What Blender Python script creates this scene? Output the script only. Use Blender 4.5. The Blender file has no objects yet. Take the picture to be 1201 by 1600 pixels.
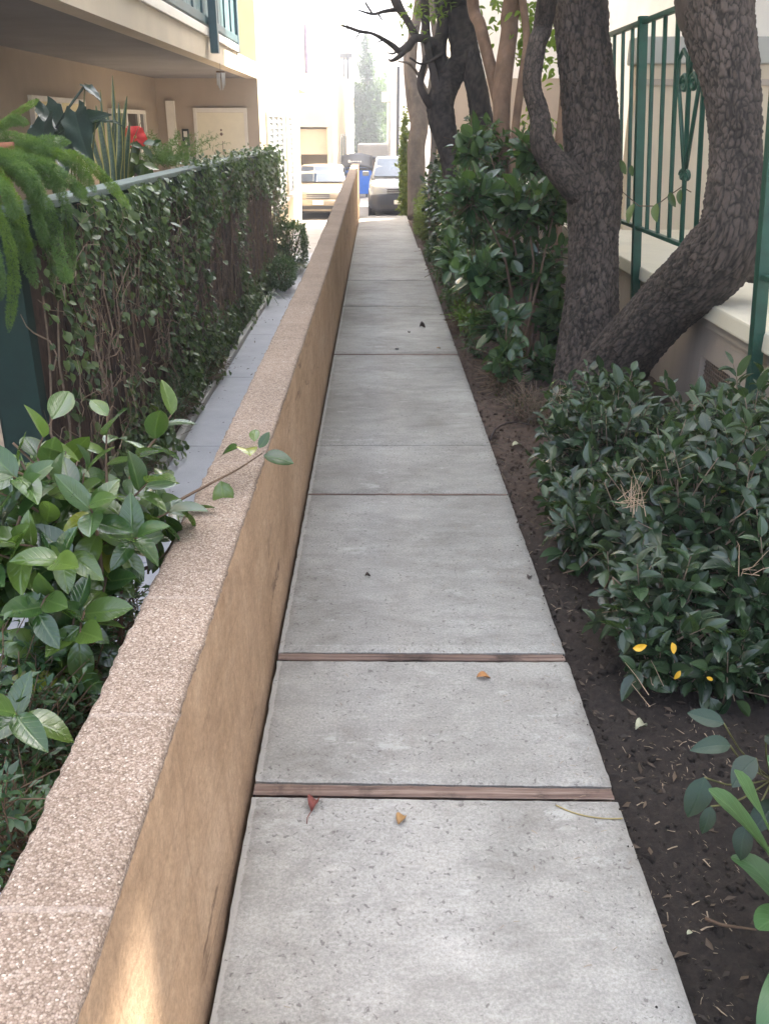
import bpy, bmesh, math, random
import numpy as np
from mathutils import Vector, Matrix, noise as mn
rad = math.radians
random.seed(7)
RNG = np.random.default_rng(11)
S = bpy.context.scene
COL = S.collection

# ------------------------------------------------------------------ camera
F = 1400.0
TH = math.atan(604 / F)
CT, ST = math.cos(TH), math.sin(TH)
HC = 1.5
cam = bpy.data.cameras.new("camera")
camo = bpy.data.objects.new("camera", cam)
COL.objects.link(camo)
cam.sensor_fit = 'VERTICAL'
cam.sensor_height = 24.0
cam.lens = 24.0 * F / 1600
cam.shift_x = 12.5 / 1600
cam.clip_start = 0.05
cam.clip_end = 1000
camo.location = (0, 0, HC)
camo.rotation_euler = (math.pi / 2 - TH, 0, 0)
S.camera = camo


def P(px, py, D):
    """point at depth D metres along the view, seen at photo pixel (px, py)"""
    xc, yc = (px - 588) / F, (py - 800) / F
    return Vector((xc * D, (CT - yc * ST) * D, HC + (-ST - yc * CT) * D))


# ------------------------------------------------------------------ object helpers
def link(o, parent=None):
    COL.objects.link(o)
    if parent is not None:
        o.parent = parent
    return o


def tag(o, label=None, cat=None, group=None, kind=None):
    if label: o['label'] = label
    if cat: o['category'] = cat
    if group: o['group'] = group
    if kind: o['kind'] = kind
    return o


def thing(name, label, cat, loc=(0, 0, 0), rz=0, group=None):
    o = bpy.data.objects.new(name, None)
    o.empty_display_size = 0.2
    o.location = loc
    o.rotation_euler = (0, 0, rz)
    link(o)
    return tag(o, label, cat, group)


class MB:
    def __init__(self):
        self.v, self.f, self.mi, self.sm = [], [], [], []
        self.uv = {}

    def add(self, vs, fs, mi=0, smooth=False):
        b = len(self.v)
        self.v.extend([tuple(v) for v in vs])
        for f in fs:
            self.f.append(tuple(b + i for i in f))
            self.mi.append(mi)
            self.sm.append(smooth)
        return self

    def box(self, x0, x1, y0, y1, z0, z1, mi=0):
        return self.add([(x0, y0, z0), (x1, y0, z0), (x1, y1, z0), (x0, y1, z0), (x0, y0, z1), (x1, y0, z1), (x1, y1, z1), (x0, y1, z1)],
                        [(0, 3, 2, 1), (4, 5, 6, 7), (0, 1, 5, 4), (1, 2, 6, 5), (2, 3, 7, 6), (3, 0, 4, 7)], mi)

    def bbox(self, x0, x1, y0, y1, z0, z1, b=0.006, mi=0):
        """box with chamfered vertical and horizontal edges"""
        bm = bmesh.new()
        bmesh.ops.create_cube(bm, size=1)
        for v in bm.verts:
            v.co = Vector(((x0 + x1) / 2 + v.co.x * (x1 - x0), (y0 + y1) / 2 + v.co.y * (y1 - y0), (z0 + z1) / 2 + v.co.z * (z1 - z0)))
        bmesh.ops.bevel(bm, geom=bm.edges[:], offset=b, segments=2, affect='EDGES', profile=0.6)
        bm.verts.index_update()
        self.add([v.co for v in bm.verts], [[v.index for v in f.verts] for f in bm.faces], mi)
        bm.free()
        return self

    def tube(self, pts, rad_, n=6, mi=0, cap=True, smooth=True):
        pts = [Vector(p) for p in pts]
        if not hasattr(rad_, '__len__'):
            rad_ = [rad_] * len(pts)
        t0 = (pts[1] - pts[0]).normalized()
        a = t0.orthogonal().normalized()
        vs = []
        for i, p in enumerate(pts):
            if i == 0: t = pts[1] - pts[0]
            elif i == len(pts) - 1: t = pts[i] - pts[i - 1]
            else: t = pts[i + 1] - pts[i - 1]
            t.normalize()
            a = (a - t * a.dot(t))
            a = a.normalized() if a.length > 1e-6 else t.orthogonal().normalized()
            b = t.cross(a)
            for k in range(n):
                an = 2 * math.pi * k / n
                vs.append(p + (a * math.cos(an) + b * math.sin(an)) * rad_[i])
        fs = []
        for i in range(len(pts) - 1):
            for k in range(n):
                fs.append((i * n + k, i * n + (k + 1) % n, (i + 1) * n + (k + 1) % n, (i + 1) * n + k))
        if cap:
            fs.append(tuple(range(n - 1, -1, -1)))
            fs.append(tuple((len(pts) - 1) * n + k for k in range(n)))
        return self.add(vs, fs, mi, smooth)

    def lathe(self, prof, c=(0, 0, 0), n=20, axis='z', mi=0, smooth=True):
        vs, fs = [], []
        for r, h in prof:
            for k in range(n):
                an = 2 * math.pi * k / n
                x, y = r * math.cos(an), r * math.sin(an)
                if axis == 'z': v = (c[0] + x, c[1] + y, c[2] + h)
                elif axis == 'x': v = (c[0] + h, c[1] + x, c[2] + y)
                else: v = (c[0] + x, c[1] + h, c[2] + y)
                vs.append(v)
        for i in range(len(prof) - 1):
            for k in range(n):
                fs.append((i * n + k, i * n + (k + 1) % n, (i + 1) * n + (k + 1) % n, (i + 1) * n + k))
        return self.add(vs, fs, mi, smooth)

    def grid(self, fn, nu, nv, mi=0, smooth=True, closed_u=False):
        vs = [fn(i / nu, j / nv) for j in range(nv + 1) for i in range(nu + 1)]
        fs = [(j * (nu + 1) + i, j * (nu + 1) + i + 1, (j + 1) * (nu + 1) + i + 1, (j + 1) * (nu + 1) + i) for j in range(nv) for i in range(nu)]
        return self.add(vs, fs, mi, smooth)

    def build(self, name, mats, parent=None, fix=False):
        me = bpy.data.meshes.new(name)
        me.from_pydata(self.v, [], self.f)
        if not isinstance(mats, (list, tuple)): mats = [mats]
        for m in mats: me.materials.append(m)
        me.polygons.foreach_set('material_index', self.mi)
        me.polygons.foreach_set('use_smooth', self.sm)
        if fix:
            bm = bmesh.new(); bm.from_mesh(me)
            bmesh.ops.recalc_face_normals(bm, faces=bm.faces[:])
            bm.to_mesh(me); bm.free()
        me.update()
        return link(bpy.data.objects.new(name, me), parent)


def catmull(pts, n):
    """resample vectors (any dimension) through control points"""
    A = [np.array(p, float) for p in pts]
    A = [2 * A[0] - A[1]] + A + [2 * A[-1] - A[-2]]
    out = []
    m = len(A) - 3
    for s in range(n):
        t = s / (n - 1) * m
        i = min(int(t), m - 1)
        u = t - i
        p0, p1, p2, p3 = A[i:i + 4]
        out.append(0.5 * ((2 * p1) + (-p0 + p2) * u + (2 * p0 - 5 * p1 + 4 * p2 - p3) * u * u + (-p0 + 3 * p1 - 3 * p2 + p3) * u ** 3))
    return out


# ------------------------------------------------------------------ materials
class Mat:
    def __init__(self, name):
        self.m = bpy.data.materials.new(name)
        self.m.use_nodes = True
        self.nt = self.m.node_tree
        self.nt.nodes.clear()
        self.out = self.n('ShaderNodeOutputMaterial')
        self.b = self.n('ShaderNodeBsdfPrincipled')
        self.l(self.b.outputs[0], self.out.inputs[0])

    def n(self, t, **kw):
        nd = self.nt.nodes.new(t)
        for k, v in kw.items():
            if k.startswith('_'): setattr(nd, k[1:], v)
            else:
                nd.inputs[k.replace('__', ' ')].default_value = v
        return nd

    def l(self, a, b): self.nt.links.new(a, b)

    def coord(self, kind='Object', scale=(1, 1, 1), loc=(0, 0, 0)):
        tc = self.n('ShaderNodeTexCoord')
        mp = self.n('ShaderNodeMapping')
        mp.inputs['Scale'].default_value = scale
        mp.inputs['Location'].default_value = loc
        self.l(tc.outputs[kind], mp.inputs[0])
        return mp.outputs[0]

    def noise(self, co, scale, detail=6, rough=0.6, dist=0.0):
        nd = self.n('ShaderNodeTexNoise', Scale=scale, Detail=detail, Roughness=rough, Distortion=dist)
        if co is not None: self.l(co, nd.inputs['Vector'])
        return nd.outputs[0]

    def voro(self, co, scale, feature='F1', out=0, rnd=1.0):
        nd = self.n('ShaderNodeTexVoronoi', _feature=feature, Scale=scale)
        nd.inputs['Randomness'].default_value = rnd
        if co is not None: self.l(co, nd.inputs['Vector'])
        return nd.outputs[out]

    def ramp(self, fac, stops, interp='LINEAR'):
        nd = self.n('ShaderNodeValToRGB')
        cr = nd.color_ramp
        cr.interpolation = interp
        while len(cr.elements) < len(stops): cr.elements.new(0.5)
        for e, (p, c) in zip(cr.elements, stops):
            e.position = p
            e.color = c if len(c) == 4 else (*c, 1)
        self.l(fac, nd.inputs[0])
        return nd.outputs[0]

    def mix(self, fac, a, b, mode='MIX'):
        nd = self.n('ShaderNodeMix', _data_type='RGBA', _blend_type=mode)
        for sock, val in ((0, fac), (6, a), (7, b)):
            if isinstance(val, (int, float)): nd.inputs[sock].default_value = val
            elif isinstance(val, tuple): nd.inputs[sock].default_value = val if len(val) == 4 else (*val, 1)
            else: self.l(val, nd.inputs[sock])
        return nd.outputs[2]

    def math(self, op, a, b=0.0, clamp=False):
        nd = self.n('ShaderNodeMath', _operation=op, _use_clamp=clamp)
        for i, v in enumerate((a, b)):
            if isinstance(v, (int, float)): nd.inputs[i].default_value = v
            else: self.l(v, nd.inputs[i])
        return nd.outputs[0]

    def col(self, c):
        if isinstance(c, tuple): self.b.inputs['Base Color'].default_value = (*c[:3], 1)
        else: self.l(c, self.b.inputs['Base Color'])

    def set(self, **kw):
        for k, v in kw.items():
            k = k.replace('__', ' ')
            if isinstance(v, (int, float, tuple)): self.b.inputs[k].default_value = v
            else: self.l(v, self.b.inputs[k])
        return self

    def bump(self, h, strength=0.5, dist=0.01, prev=None):
        nd = self.n('ShaderNodeBump', Strength=strength, Distance=dist)
        self.l(h, nd.inputs['Height'])
        if prev is not None: self.l(prev, nd.inputs['Normal'])
        self.l(nd.outputs[0], self.b.inputs['Normal'])
        return nd.outputs[0]


def simple(name, c, rough=0.6, var=0.12, scale=8, bump=0.1, bscale=60, **kw):
    m = Mat(name)
    co = m.coord()
    nz = m.noise(co, scale)
    d = tuple(x * (1 - var) for x in c); e = tuple(min(1, x * (1 + var)) for x in c)
    m.col(m.ramp(nz, [(0.3, d), (0.7, e)]))
    m.set(Roughness=rough, **kw)
    if bump: m.bump(m.noise(co, bscale), bump, 0.01)
    return m.m


def stucco(name, c, var=0.08, bump=0.35, rough=0.9, dirt=0.0):
    m = Mat(name)
    co = m.coord()
    nz = m.noise(co, 1.3, 8, 0.65)
    c0 = tuple(x * (1 - var) for x in c); c1 = tuple(min(1, x * (1 + var)) for x in c)
    base = m.ramp(nz, [(0.3, c0), (0.7, c1)])
    if dirt:
        s = m.noise(m.coord(scale=(3, 3, 0.25)), 2.0, 8, 0.7)
        base = m.mix(m.math('MULTIPLY', m.ramp(s, [(0.5, (0, 0, 0)), (0.75, (1, 1, 1))]), dirt), base, tuple(x * 0.5 for x in c))
    m.col(base)
    m.set(Roughness=rough)
    m.bump(m.noise(co, 90, 4, 0.7), bump, 0.006)
    return m.m


def m_concrete():
    m = Mat('weathered_concrete')
    co = m.coord()
    big = m.noise(co, 1.1, 6, 0.6)
    mid = m.noise(m.coord(scale=(0.7, 1.3, 1)), 7, 10, 0.78, 0.3)
    fine = m.noise(co, 130, 6, 0.8)
    base = m.ramp(big, [(0.3, (0.225, 0.212, 0.192)), (0.5, (0.315, 0.305, 0.282)), (0.7, (0.385, 0.377, 0.355))])
    base = m.mix(0.62, base, m.ramp(mid, [(0.3, (0.34, 0.335, 0.33)), (0.5, (0.51, 0.51, 0.51)), (0.68, (0.66, 0.655, 0.65))]), 'OVERLAY')
    base = m.mix(0.8, base, m.ramp(fine, [(0.3, (0.27, 0.27, 0.27)), (0.5, (0.5, 0.5, 0.5)), (0.7, (0.73, 0.73, 0.73))]), 'OVERLAY')
    # brown-grey mildew smears, drawn out across the walk
    st = m.noise(m.coord(scale=(0.8, 1.6, 1), loc=(3.1, 7.7, 0)), 2.6, 12, 0.78, 0.3)
    base = m.mix(m.math('MULTIPLY', m.ramp(st, [(0.50, (0, 0, 0)), (0.64, (1, 1, 1))]), 0.46), base, (0.135, 0.125, 0.11))
    # pale chalky patches with ragged edges
    pl = m.noise(m.coord(scale=(0.8, 1.5, 1), loc=(-5.1, 2.2, 0)), 4.6, 12, 0.82, 0.2)
    base = m.mix(m.math('MULTIPLY', m.ramp(pl, [(0.56, (0, 0, 0)), (0.63, (1, 1, 1))]), 0.5), base, (0.50, 0.495, 0.47))
    # every pour a little different
    sx = m.n('ShaderNodeSeparateXYZ'); m.l(co, sx.inputs[0])
    pour = m.n('ShaderNodeValToRGB'); pour.color_ramp.interpolation = 'CONSTANT'
    els = [(0.0, 0.53), (0.0885, 0.50), (0.1185, 0.44), (0.184, 0.47), (0.317, 0.53), (0.41, 0.49), (0.48, 0.55), (0.53, 0.51)]
    while len(pour.color_ramp.elements) < len(els): pour.color_ramp.elements.new(0.5)
    for e, (p_, v_) in zip(pour.color_ramp.elements, els): e.position = p_; e.color = (v_, v_, v_ * 0.985, 1)
    m.l(m.math('DIVIDE', sx.outputs[1], 20.0), pour.inputs[0])
    base = m.mix(1.0, base, pour.outputs[0], 'OVERLAY')
    # damp grime and dust gathered along both edges
    ed = m.math('MINIMUM', m.math('ADD', sx.outputs[0], 0.305), m.math('SUBTRACT', 0.585, sx.outputs[0]))
    en = m.math('ADD', m.math('MULTIPLY', ed, -9.0), m.math('ADD', 0.25, m.math('MULTIPLY', m.noise(m.coord(loc=(9, 3, 1)), 6, 10, 0.75), 1.0)))
    base = m.mix(m.math('MULTIPLY', m.ramp(en, [(0.45, (0, 0, 0)), (0.8, (1, 1, 1))]), 0.45), base, (0.20, 0.18, 0.15))
    # pale laitance crust right at the wall side
    ln = m.math('ADD', m.math('MULTIPLY', m.math('ADD', sx.outputs[0], 0.305), -28.0), m.math('ADD', 0.55, m.math('MULTIPLY', m.noise(m.coord(loc=(2, 8, 1)), 16, 8, 0.75), 0.9)))
    base = m.mix(m.math('MULTIPLY', m.ramp(ln, [(0.5, (0, 0, 0)), (0.6, (1, 1, 1))]), 0.55), base, (0.50, 0.48, 0.44))
    # hairline crack in one corner
    # irregular specks of several sizes
    s1 = m.noise(m.coord(loc=(7, 1, 2)), 38, 6, 0.65, 0.2)
    s2 = m.noise(m.coord(loc=(2, 5, 2)), 75, 3, 0.5, 0.6)
    gate = m.noise(m.coord(loc=(1, 1, 1)), 3.5, 3)
    k1 = m.ramp(s1, [(0.68, (0, 0, 0)), (0.72, (1, 1, 1))])
    k2 = m.math('MULTIPLY', m.ramp(s2, [(0.62, (0, 0, 0)), (0.67, (1, 1, 1))]), m.math('GREATER_THAN', gate, 0.46))
    base = m.mix(m.math('MULTIPLY', k1, 0.5), base, (0.13, 0.122, 0.112))
    base = m.mix(m.math('MULTIPLY', k2, 0.7), base, (0.12, 0.11, 0.10))
    m.col(base)
    m.set(Roughness=0.88)
    b1 = m.bump(m.noise(co, 220, 5, 0.8), 0.45, 0.004)
    b2 = m.bump(mid, 0.3, 0.008, b1)
    m.bump(m.math('MULTIPLY', m.math('ADD', k1, k2), -1), 0.4, 0.003, b2)
    return m.m


def m_aggregate():
    """sandy coping with exposed little pebbles and mortar joints"""
    m = Mat('pebbled_coping')
    co = m.coord()
    vn = m.n('ShaderNodeTexVoronoi', _feature='F1', Scale=310.0)
    m.l(co, vn.inputs['Vector'])
    cell = m.n('ShaderNodeSeparateColor')
    m.l(vn.outputs[1], cell.inputs[0])
    base = m.ramp(cell.outputs[0], [(0.0, (0.21, 0.155, 0.12)), (0.3, (0.32, 0.245, 0.19)), (0.75, (0.41, 0.325, 0.26)), (0.95, (0.49, 0.405, 0.335)), (1.0, (0.62, 0.55, 0.47))])
    big = m.noise(co, 2.5, 8, 0.65)
    base = m.mix(0.6, base, m.ramp(big, [(0.3, (0.36, 0.35, 0.34)), (0.7, (0.62, 0.60, 0.58))]), 'OVERLAY')
    gap = m.ramp(vn.outputs[0], [(0.35, (1, 1, 1)), (0.75, (0.5, 0.48, 0.46))])
    base = m.mix(0.7, base, gap, 'MULTIPLY')
    # joints every 0.385 m
    sx = m.n('ShaderNodeSeparateXYZ'); m.l(co, sx.inputs[0])
    wob = m.math('MULTIPLY', m.math('SUBTRACT', m.noise(co, 30, 3), 0.5), 0.012)
    t = m.math('FRACT', m.math('DIVIDE', m.math('ADD', m.math('ADD', sx.outputs[1], wob), 0.167), 0.385))
    d = m.math('ABSOLUTE', m.math('SUBTRACT', t, 0.5))
    j = m.math('LESS_THAN', d, 0.012)
    base = m.mix(m.math('MULTIPLY', j, 0.28), base, (0.47, 0.40, 0.34))
    m.col(base)
    m.set(Roughness=0.92)
    m.b.inputs['Specular IOR Level'].default_value = 0.15
    h = m.ramp(vn.outputs[0], [(0.0, (1, 1, 1)), (0.8, (0, 0, 0))])
    b1 = m.bump(h, 0.5, 0.004)
    m.bump(m.math('MULTIPLY', j, -1), 0.7, 0.004, b1)
    return m.m


def m_wallside():
    m = Mat('tan_painted_masonry')
    co = m.coord()
    big = m.noise(m.coord(scale=(1, 0.85, 1.0)), 2.3, 12, 0.72, 0.3)
    base = m.ramp(big, [(0.3, (0.38, 0.245, 0.145)), (0.5, (0.47, 0.315, 0.195)), (0.7, (0.54, 0.375, 0.245))])
    # drips running down from the coping
    dr = m.noise(m.coord(scale=(1, 7.0, 0.5), loc=(0, 2, 5)), 1.6, 9, 0.72)
    base = m.mix(m.math('MULTIPLY', m.ramp(dr, [(0.5, (0, 0, 0)), (0.72, (1, 1, 1))]), 0.4), base, (0.24, 0.14, 0.08))
    # long scuffs along the courses
    st = m.noise(m.coord(scale=(1, 0.6, 1.5), loc=(0, 3, 1)), 3.6, 12, 0.8, 0.2)
    base = m.mix(m.math('MULTIPLY', m.ramp(st, [(0.53, (0, 0, 0)), (0.64, (1, 1, 1))]), 0.42), base, (0.25, 0.145, 0.085))
    pb = m.noise(m.coord(scale=(1, 0.6, 1.3), loc=(0, 1, 7)), 3.8, 12, 0.8, 0.2)
    base = m.mix(m.math('MULTIPLY', m.ramp(pb, [(0.54, (0, 0, 0)), (0.66, (1, 1, 1))]), 0.42), base, (0.58, 0.43, 0.29))
    # hairline cracks running with the courses
    cn = m.noise(m.coord(scale=(1, 0.13, 1.0), loc=(0, 9, 2)), 2.2, 5, 0.5, 0.1)
    ck = m.ramp(m.math('ABSOLUTE', m.math('SUBTRACT', cn, 0.5)), [(0.0, (1, 1, 1)), (0.006, (0, 0, 0))])
    msk = m.noise(m.coord(loc=(4, 4, 4)), 2.2, 4)
    crk = m.math('MULTIPLY', ck, m.ramp(msk, [(0.44, (0, 0, 0)), (0.6, (1, 1, 1))]))
    base = m.mix(m.math('MULTIPLY', crk, 0.8), base, (0.12, 0.07, 0.045))
    # block joints showing faintly through the paint
    sx = m.n('ShaderNodeSeparateXYZ'); m.l(co, sx.inputs[0])
    wob = m.math('MULTIPLY', m.math('SUBTRACT', m.noise(co, 14, 5), 0.5), 0.03)
    ty = m.math('ABSOLUTE', m.math('SUBTRACT', m.math('FRACT', m.math('DIVIDE', m.math('ADD', m.math('ADD', sx.outputs[1], wob), 0.167), 0.385)), 0.5))
    tz = m.math('ABSOLUTE', m.math('SUBTRACT', m.math('FRACT', m.math('DIVIDE', m.math('ADD', m.math('ADD', sx.outputs[2], wob), 0.03), 0.2)), 0.5))
    jn = m.math('MAXIMUM', m.ramp(ty, [(0.0, (1, 1, 1)), (0.016, (0, 0, 0))]), m.ramp(tz, [(0.0, (1, 1, 1)), (0.03, (0, 0, 0))]))
    base = m.mix(m.math('MULTIPLY', jn, 0.28), base, (0.22, 0.13, 0.08))
    # splash dirt at the foot
    fo_ = m.math('ADD', m.math('MULTIPLY', sx.outputs[2], -7.0), m.math('ADD', 0.35, m.math('MULTIPLY', m.noise(m.coord(scale=(1, 1, .6), loc=(5, 5, 5)), 7, 10, .75), 0.9)))
    base = m.mix(m.math('MULTIPLY', m.ramp(fo_, [(0.35, (0, 0, 0)), (0.8, (1, 1, 1))]), 0.55), base, (0.19, 0.125, 0.085))
    gr = m.noise(co, 120, 6, 0.8)
    base = m.mix(1.0, base, m.ramp(gr, [(0.32, (0.74, 0.73, 0.72)), (0.5, (1.0, 1.0, 1.0)), (0.68, (1.2, 1.2, 1.2))]), 'MULTIPLY')
    g2 = m.noise(m.coord(loc=(3, 3, 3)), 30, 8, 0.75)
    base = m.mix(1.0, base, m.ramp(g2, [(0.32, (0.86, 0.855, 0.85)), (0.66, (1.1, 1.1, 1.1))]), 'MULTIPLY')
    m.col(base)
    m.set(Roughness=0.88)
    m.b.inputs['Specular IOR Level'].default_value = 0.25
    b = m.bump(gr, 0.6, 0.005)
    b = m.bump(jn, -0.25, 0.004, b)
    m.bump(big, 0.3, 0.02, b)
    return m.m


def m_soil():
    m = Mat('garden_soil')
    co = m.coord()
    big = m.noise(m.coord(scale=(1, 0.6, 1)), 1.5, 6, 0.6, 0.4)
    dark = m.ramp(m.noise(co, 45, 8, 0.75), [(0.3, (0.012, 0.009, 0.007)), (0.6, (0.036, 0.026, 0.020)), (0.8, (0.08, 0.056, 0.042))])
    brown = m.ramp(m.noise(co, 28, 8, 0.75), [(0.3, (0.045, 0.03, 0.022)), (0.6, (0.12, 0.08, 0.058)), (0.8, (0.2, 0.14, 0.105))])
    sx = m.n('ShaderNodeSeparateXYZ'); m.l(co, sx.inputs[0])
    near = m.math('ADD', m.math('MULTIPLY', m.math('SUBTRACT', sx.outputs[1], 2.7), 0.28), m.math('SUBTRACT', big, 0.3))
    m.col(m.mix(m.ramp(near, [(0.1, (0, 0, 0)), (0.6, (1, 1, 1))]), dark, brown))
    m.set(Roughness=0.95)
    b = m.bump(m.noise(co, 60, 8, 0.8), 0.8, 0.015)
    m.bump(m.noise(co, 7, 4), 0.4, 0.03, b)
    return m.m


def m_leaf(name, dark, mid, lite, rough=0.33, trans=0.25, tint=(0.25, 0.42, 0.05), rib=True, spec=0.5, yellow=0.0, bump=True):
    m = Mat(name)
    g = m.n('ShaderNodeNewGeometry')
    r = g.outputs['Random Per Island']
    base = m.ramp(r, [(0.0, dark), (0.5, mid), (1.0, lite)])
    if yellow:
        r2 = m.n('ShaderNodeTexWhiteNoise', _noise_dimensions='1D')
        m.l(r, r2.inputs['W'])
        base = m.mix(m.math('GREATER_THAN', r2.outputs[0], 1 - yellow), base, (0.22, 0.24, 0.03))
    tc = m.n('ShaderNodeTexCoord')
    sx = m.n('ShaderNodeSeparateXYZ'); m.l(tc.outputs['UV'], sx.inputs[0])
    if rib:
        d = m.math('ABSOLUTE', m.math('SUBTRACT', sx.outputs[0], 0.5))
        mid_ = m.ramp(d, [(0.0, (1, 1, 1)), (0.05, (0, 0, 0))])
        vein = m.math('FRACT', m.math('MULTIPLY', m.math('SUBTRACT', sx.outputs[1], m.math('MULTIPLY', d, 0.7)), 7.0))
        vv = m.ramp(m.math('ABSOLUTE', m.math('SUBTRACT', vein, 0.5)), [(0.0, (1, 1, 1)), (0.12, (0, 0, 0))])
        base = m.mix(m.math('MULTIPLY', mid_, 0.18), base, tuple(min(1, x * 2.2 + 0.03) for x in lite))
        base = m.mix(m.math('MULTIPLY', vv, 0.07), base, tuple(min(1, x * 1.8 + 0.02) for x in lite))
        if bump:
            m.bump(m.math('ADD', m.math('MULTIPLY', mid_, -1.0), m.math('MULTIPLY', vv, -0.3)), 0.3, 0.004)
    m.col(base)
    m.set(Roughness=rough)
    m.b.inputs['Specular IOR Level'].default_value = spec
    tr = m.n('ShaderNodeBsdfTranslucent')
    m.l(m.mix(0.6, base, tint), tr.inputs[0])
    mx = m.n('ShaderNodeMixShader')
    mx.inputs[0].default_value = trans
    m.l(m.b.outputs[0], mx.inputs[1]); m.l(tr.outputs[0], mx.inputs[2])
    m.l(mx.outputs[0], m.out.inputs[0])
    return m.m


def m_bark(name, hi, lo, crack, scale=30):
    m = Mat(name)
    co = m.coord()
    at = m.n('ShaderNodeAttribute', _attribute_name='fissure')
    nz = m.noise(m.coord(scale=(1, 1, 0.4)), scale, 8, 0.75)
    base = m.ramp(nz, [(0.3, lo), (0.7, hi)])
    lich = m.noise(m.coord(loc=(2, 2, 2)), 11, 8, 0.75)
    base = m.mix(m.math('MULTIPLY', m.ramp(lich, [(0.56, (0, 0, 0)), (0.70, (1, 1, 1))]), 0.30), base, tuple(min(1, x * 1.7) for x in hi))
    blotch = m.noise(m.coord(loc=(6, 1, 3), scale=(1, 1, .6)), 3.2, 6, 0.7)
    base = m.mix(1.0, base, m.ramp(blotch, [(0.32, (0.55, 0.53, 0.52)), (0.65, (1.15, 1.12, 1.1))]), 'MULTIPLY')
    base = m.mix(m.math('MULTIPLY', at.outputs['Fac'], 0.97), base, crack)
    m.col(base)
    m.set(Roughness=0.92)
    b = m.bump(nz, 0.7, 0.012)
    m.bump(m.noise(co, 140, 4, 0.8), 0.4, 0.004, b)
    return m.m


def m_glass(name, c=(0.02, 0.025, 0.03), rough=0.05):
    m = Mat(name)
    co = m.coord()
    m.col(m.ramp(m.noise(co, 3), [(0.3, tuple(x * 0.7 for x in c)), (0.7, tuple(x * 1.3 for x in c))]))
    m.set(Roughness=rough)
    m.b.inputs['Specular IOR Level'].default_value = 0.9
    return m.m


def m_wood(name, a, b, c, scale=(40, 1.5, 40)):
    m = Mat(name)
    co = m.coord(scale=scale)
    g = m.noise(co, 1.0, 8, 0.6, 0.6)
    base = m.ramp(g, [(0.3, a), (0.5, b), (0.7, c)])
    s = m.noise(m.coord(), 6, 6, 0.7)
    base = m.mix(m.math('MULTIPLY', m.ramp(s, [(0.5, (0, 0, 0)), (0.65, (1, 1, 1))]), 0.75), base, tuple(x * 0.25 for x in a))
    m.col(base)
    m.set(Roughness=0.85)
    m.bump(g, 0.6, 0.006)
    return m.m


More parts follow.
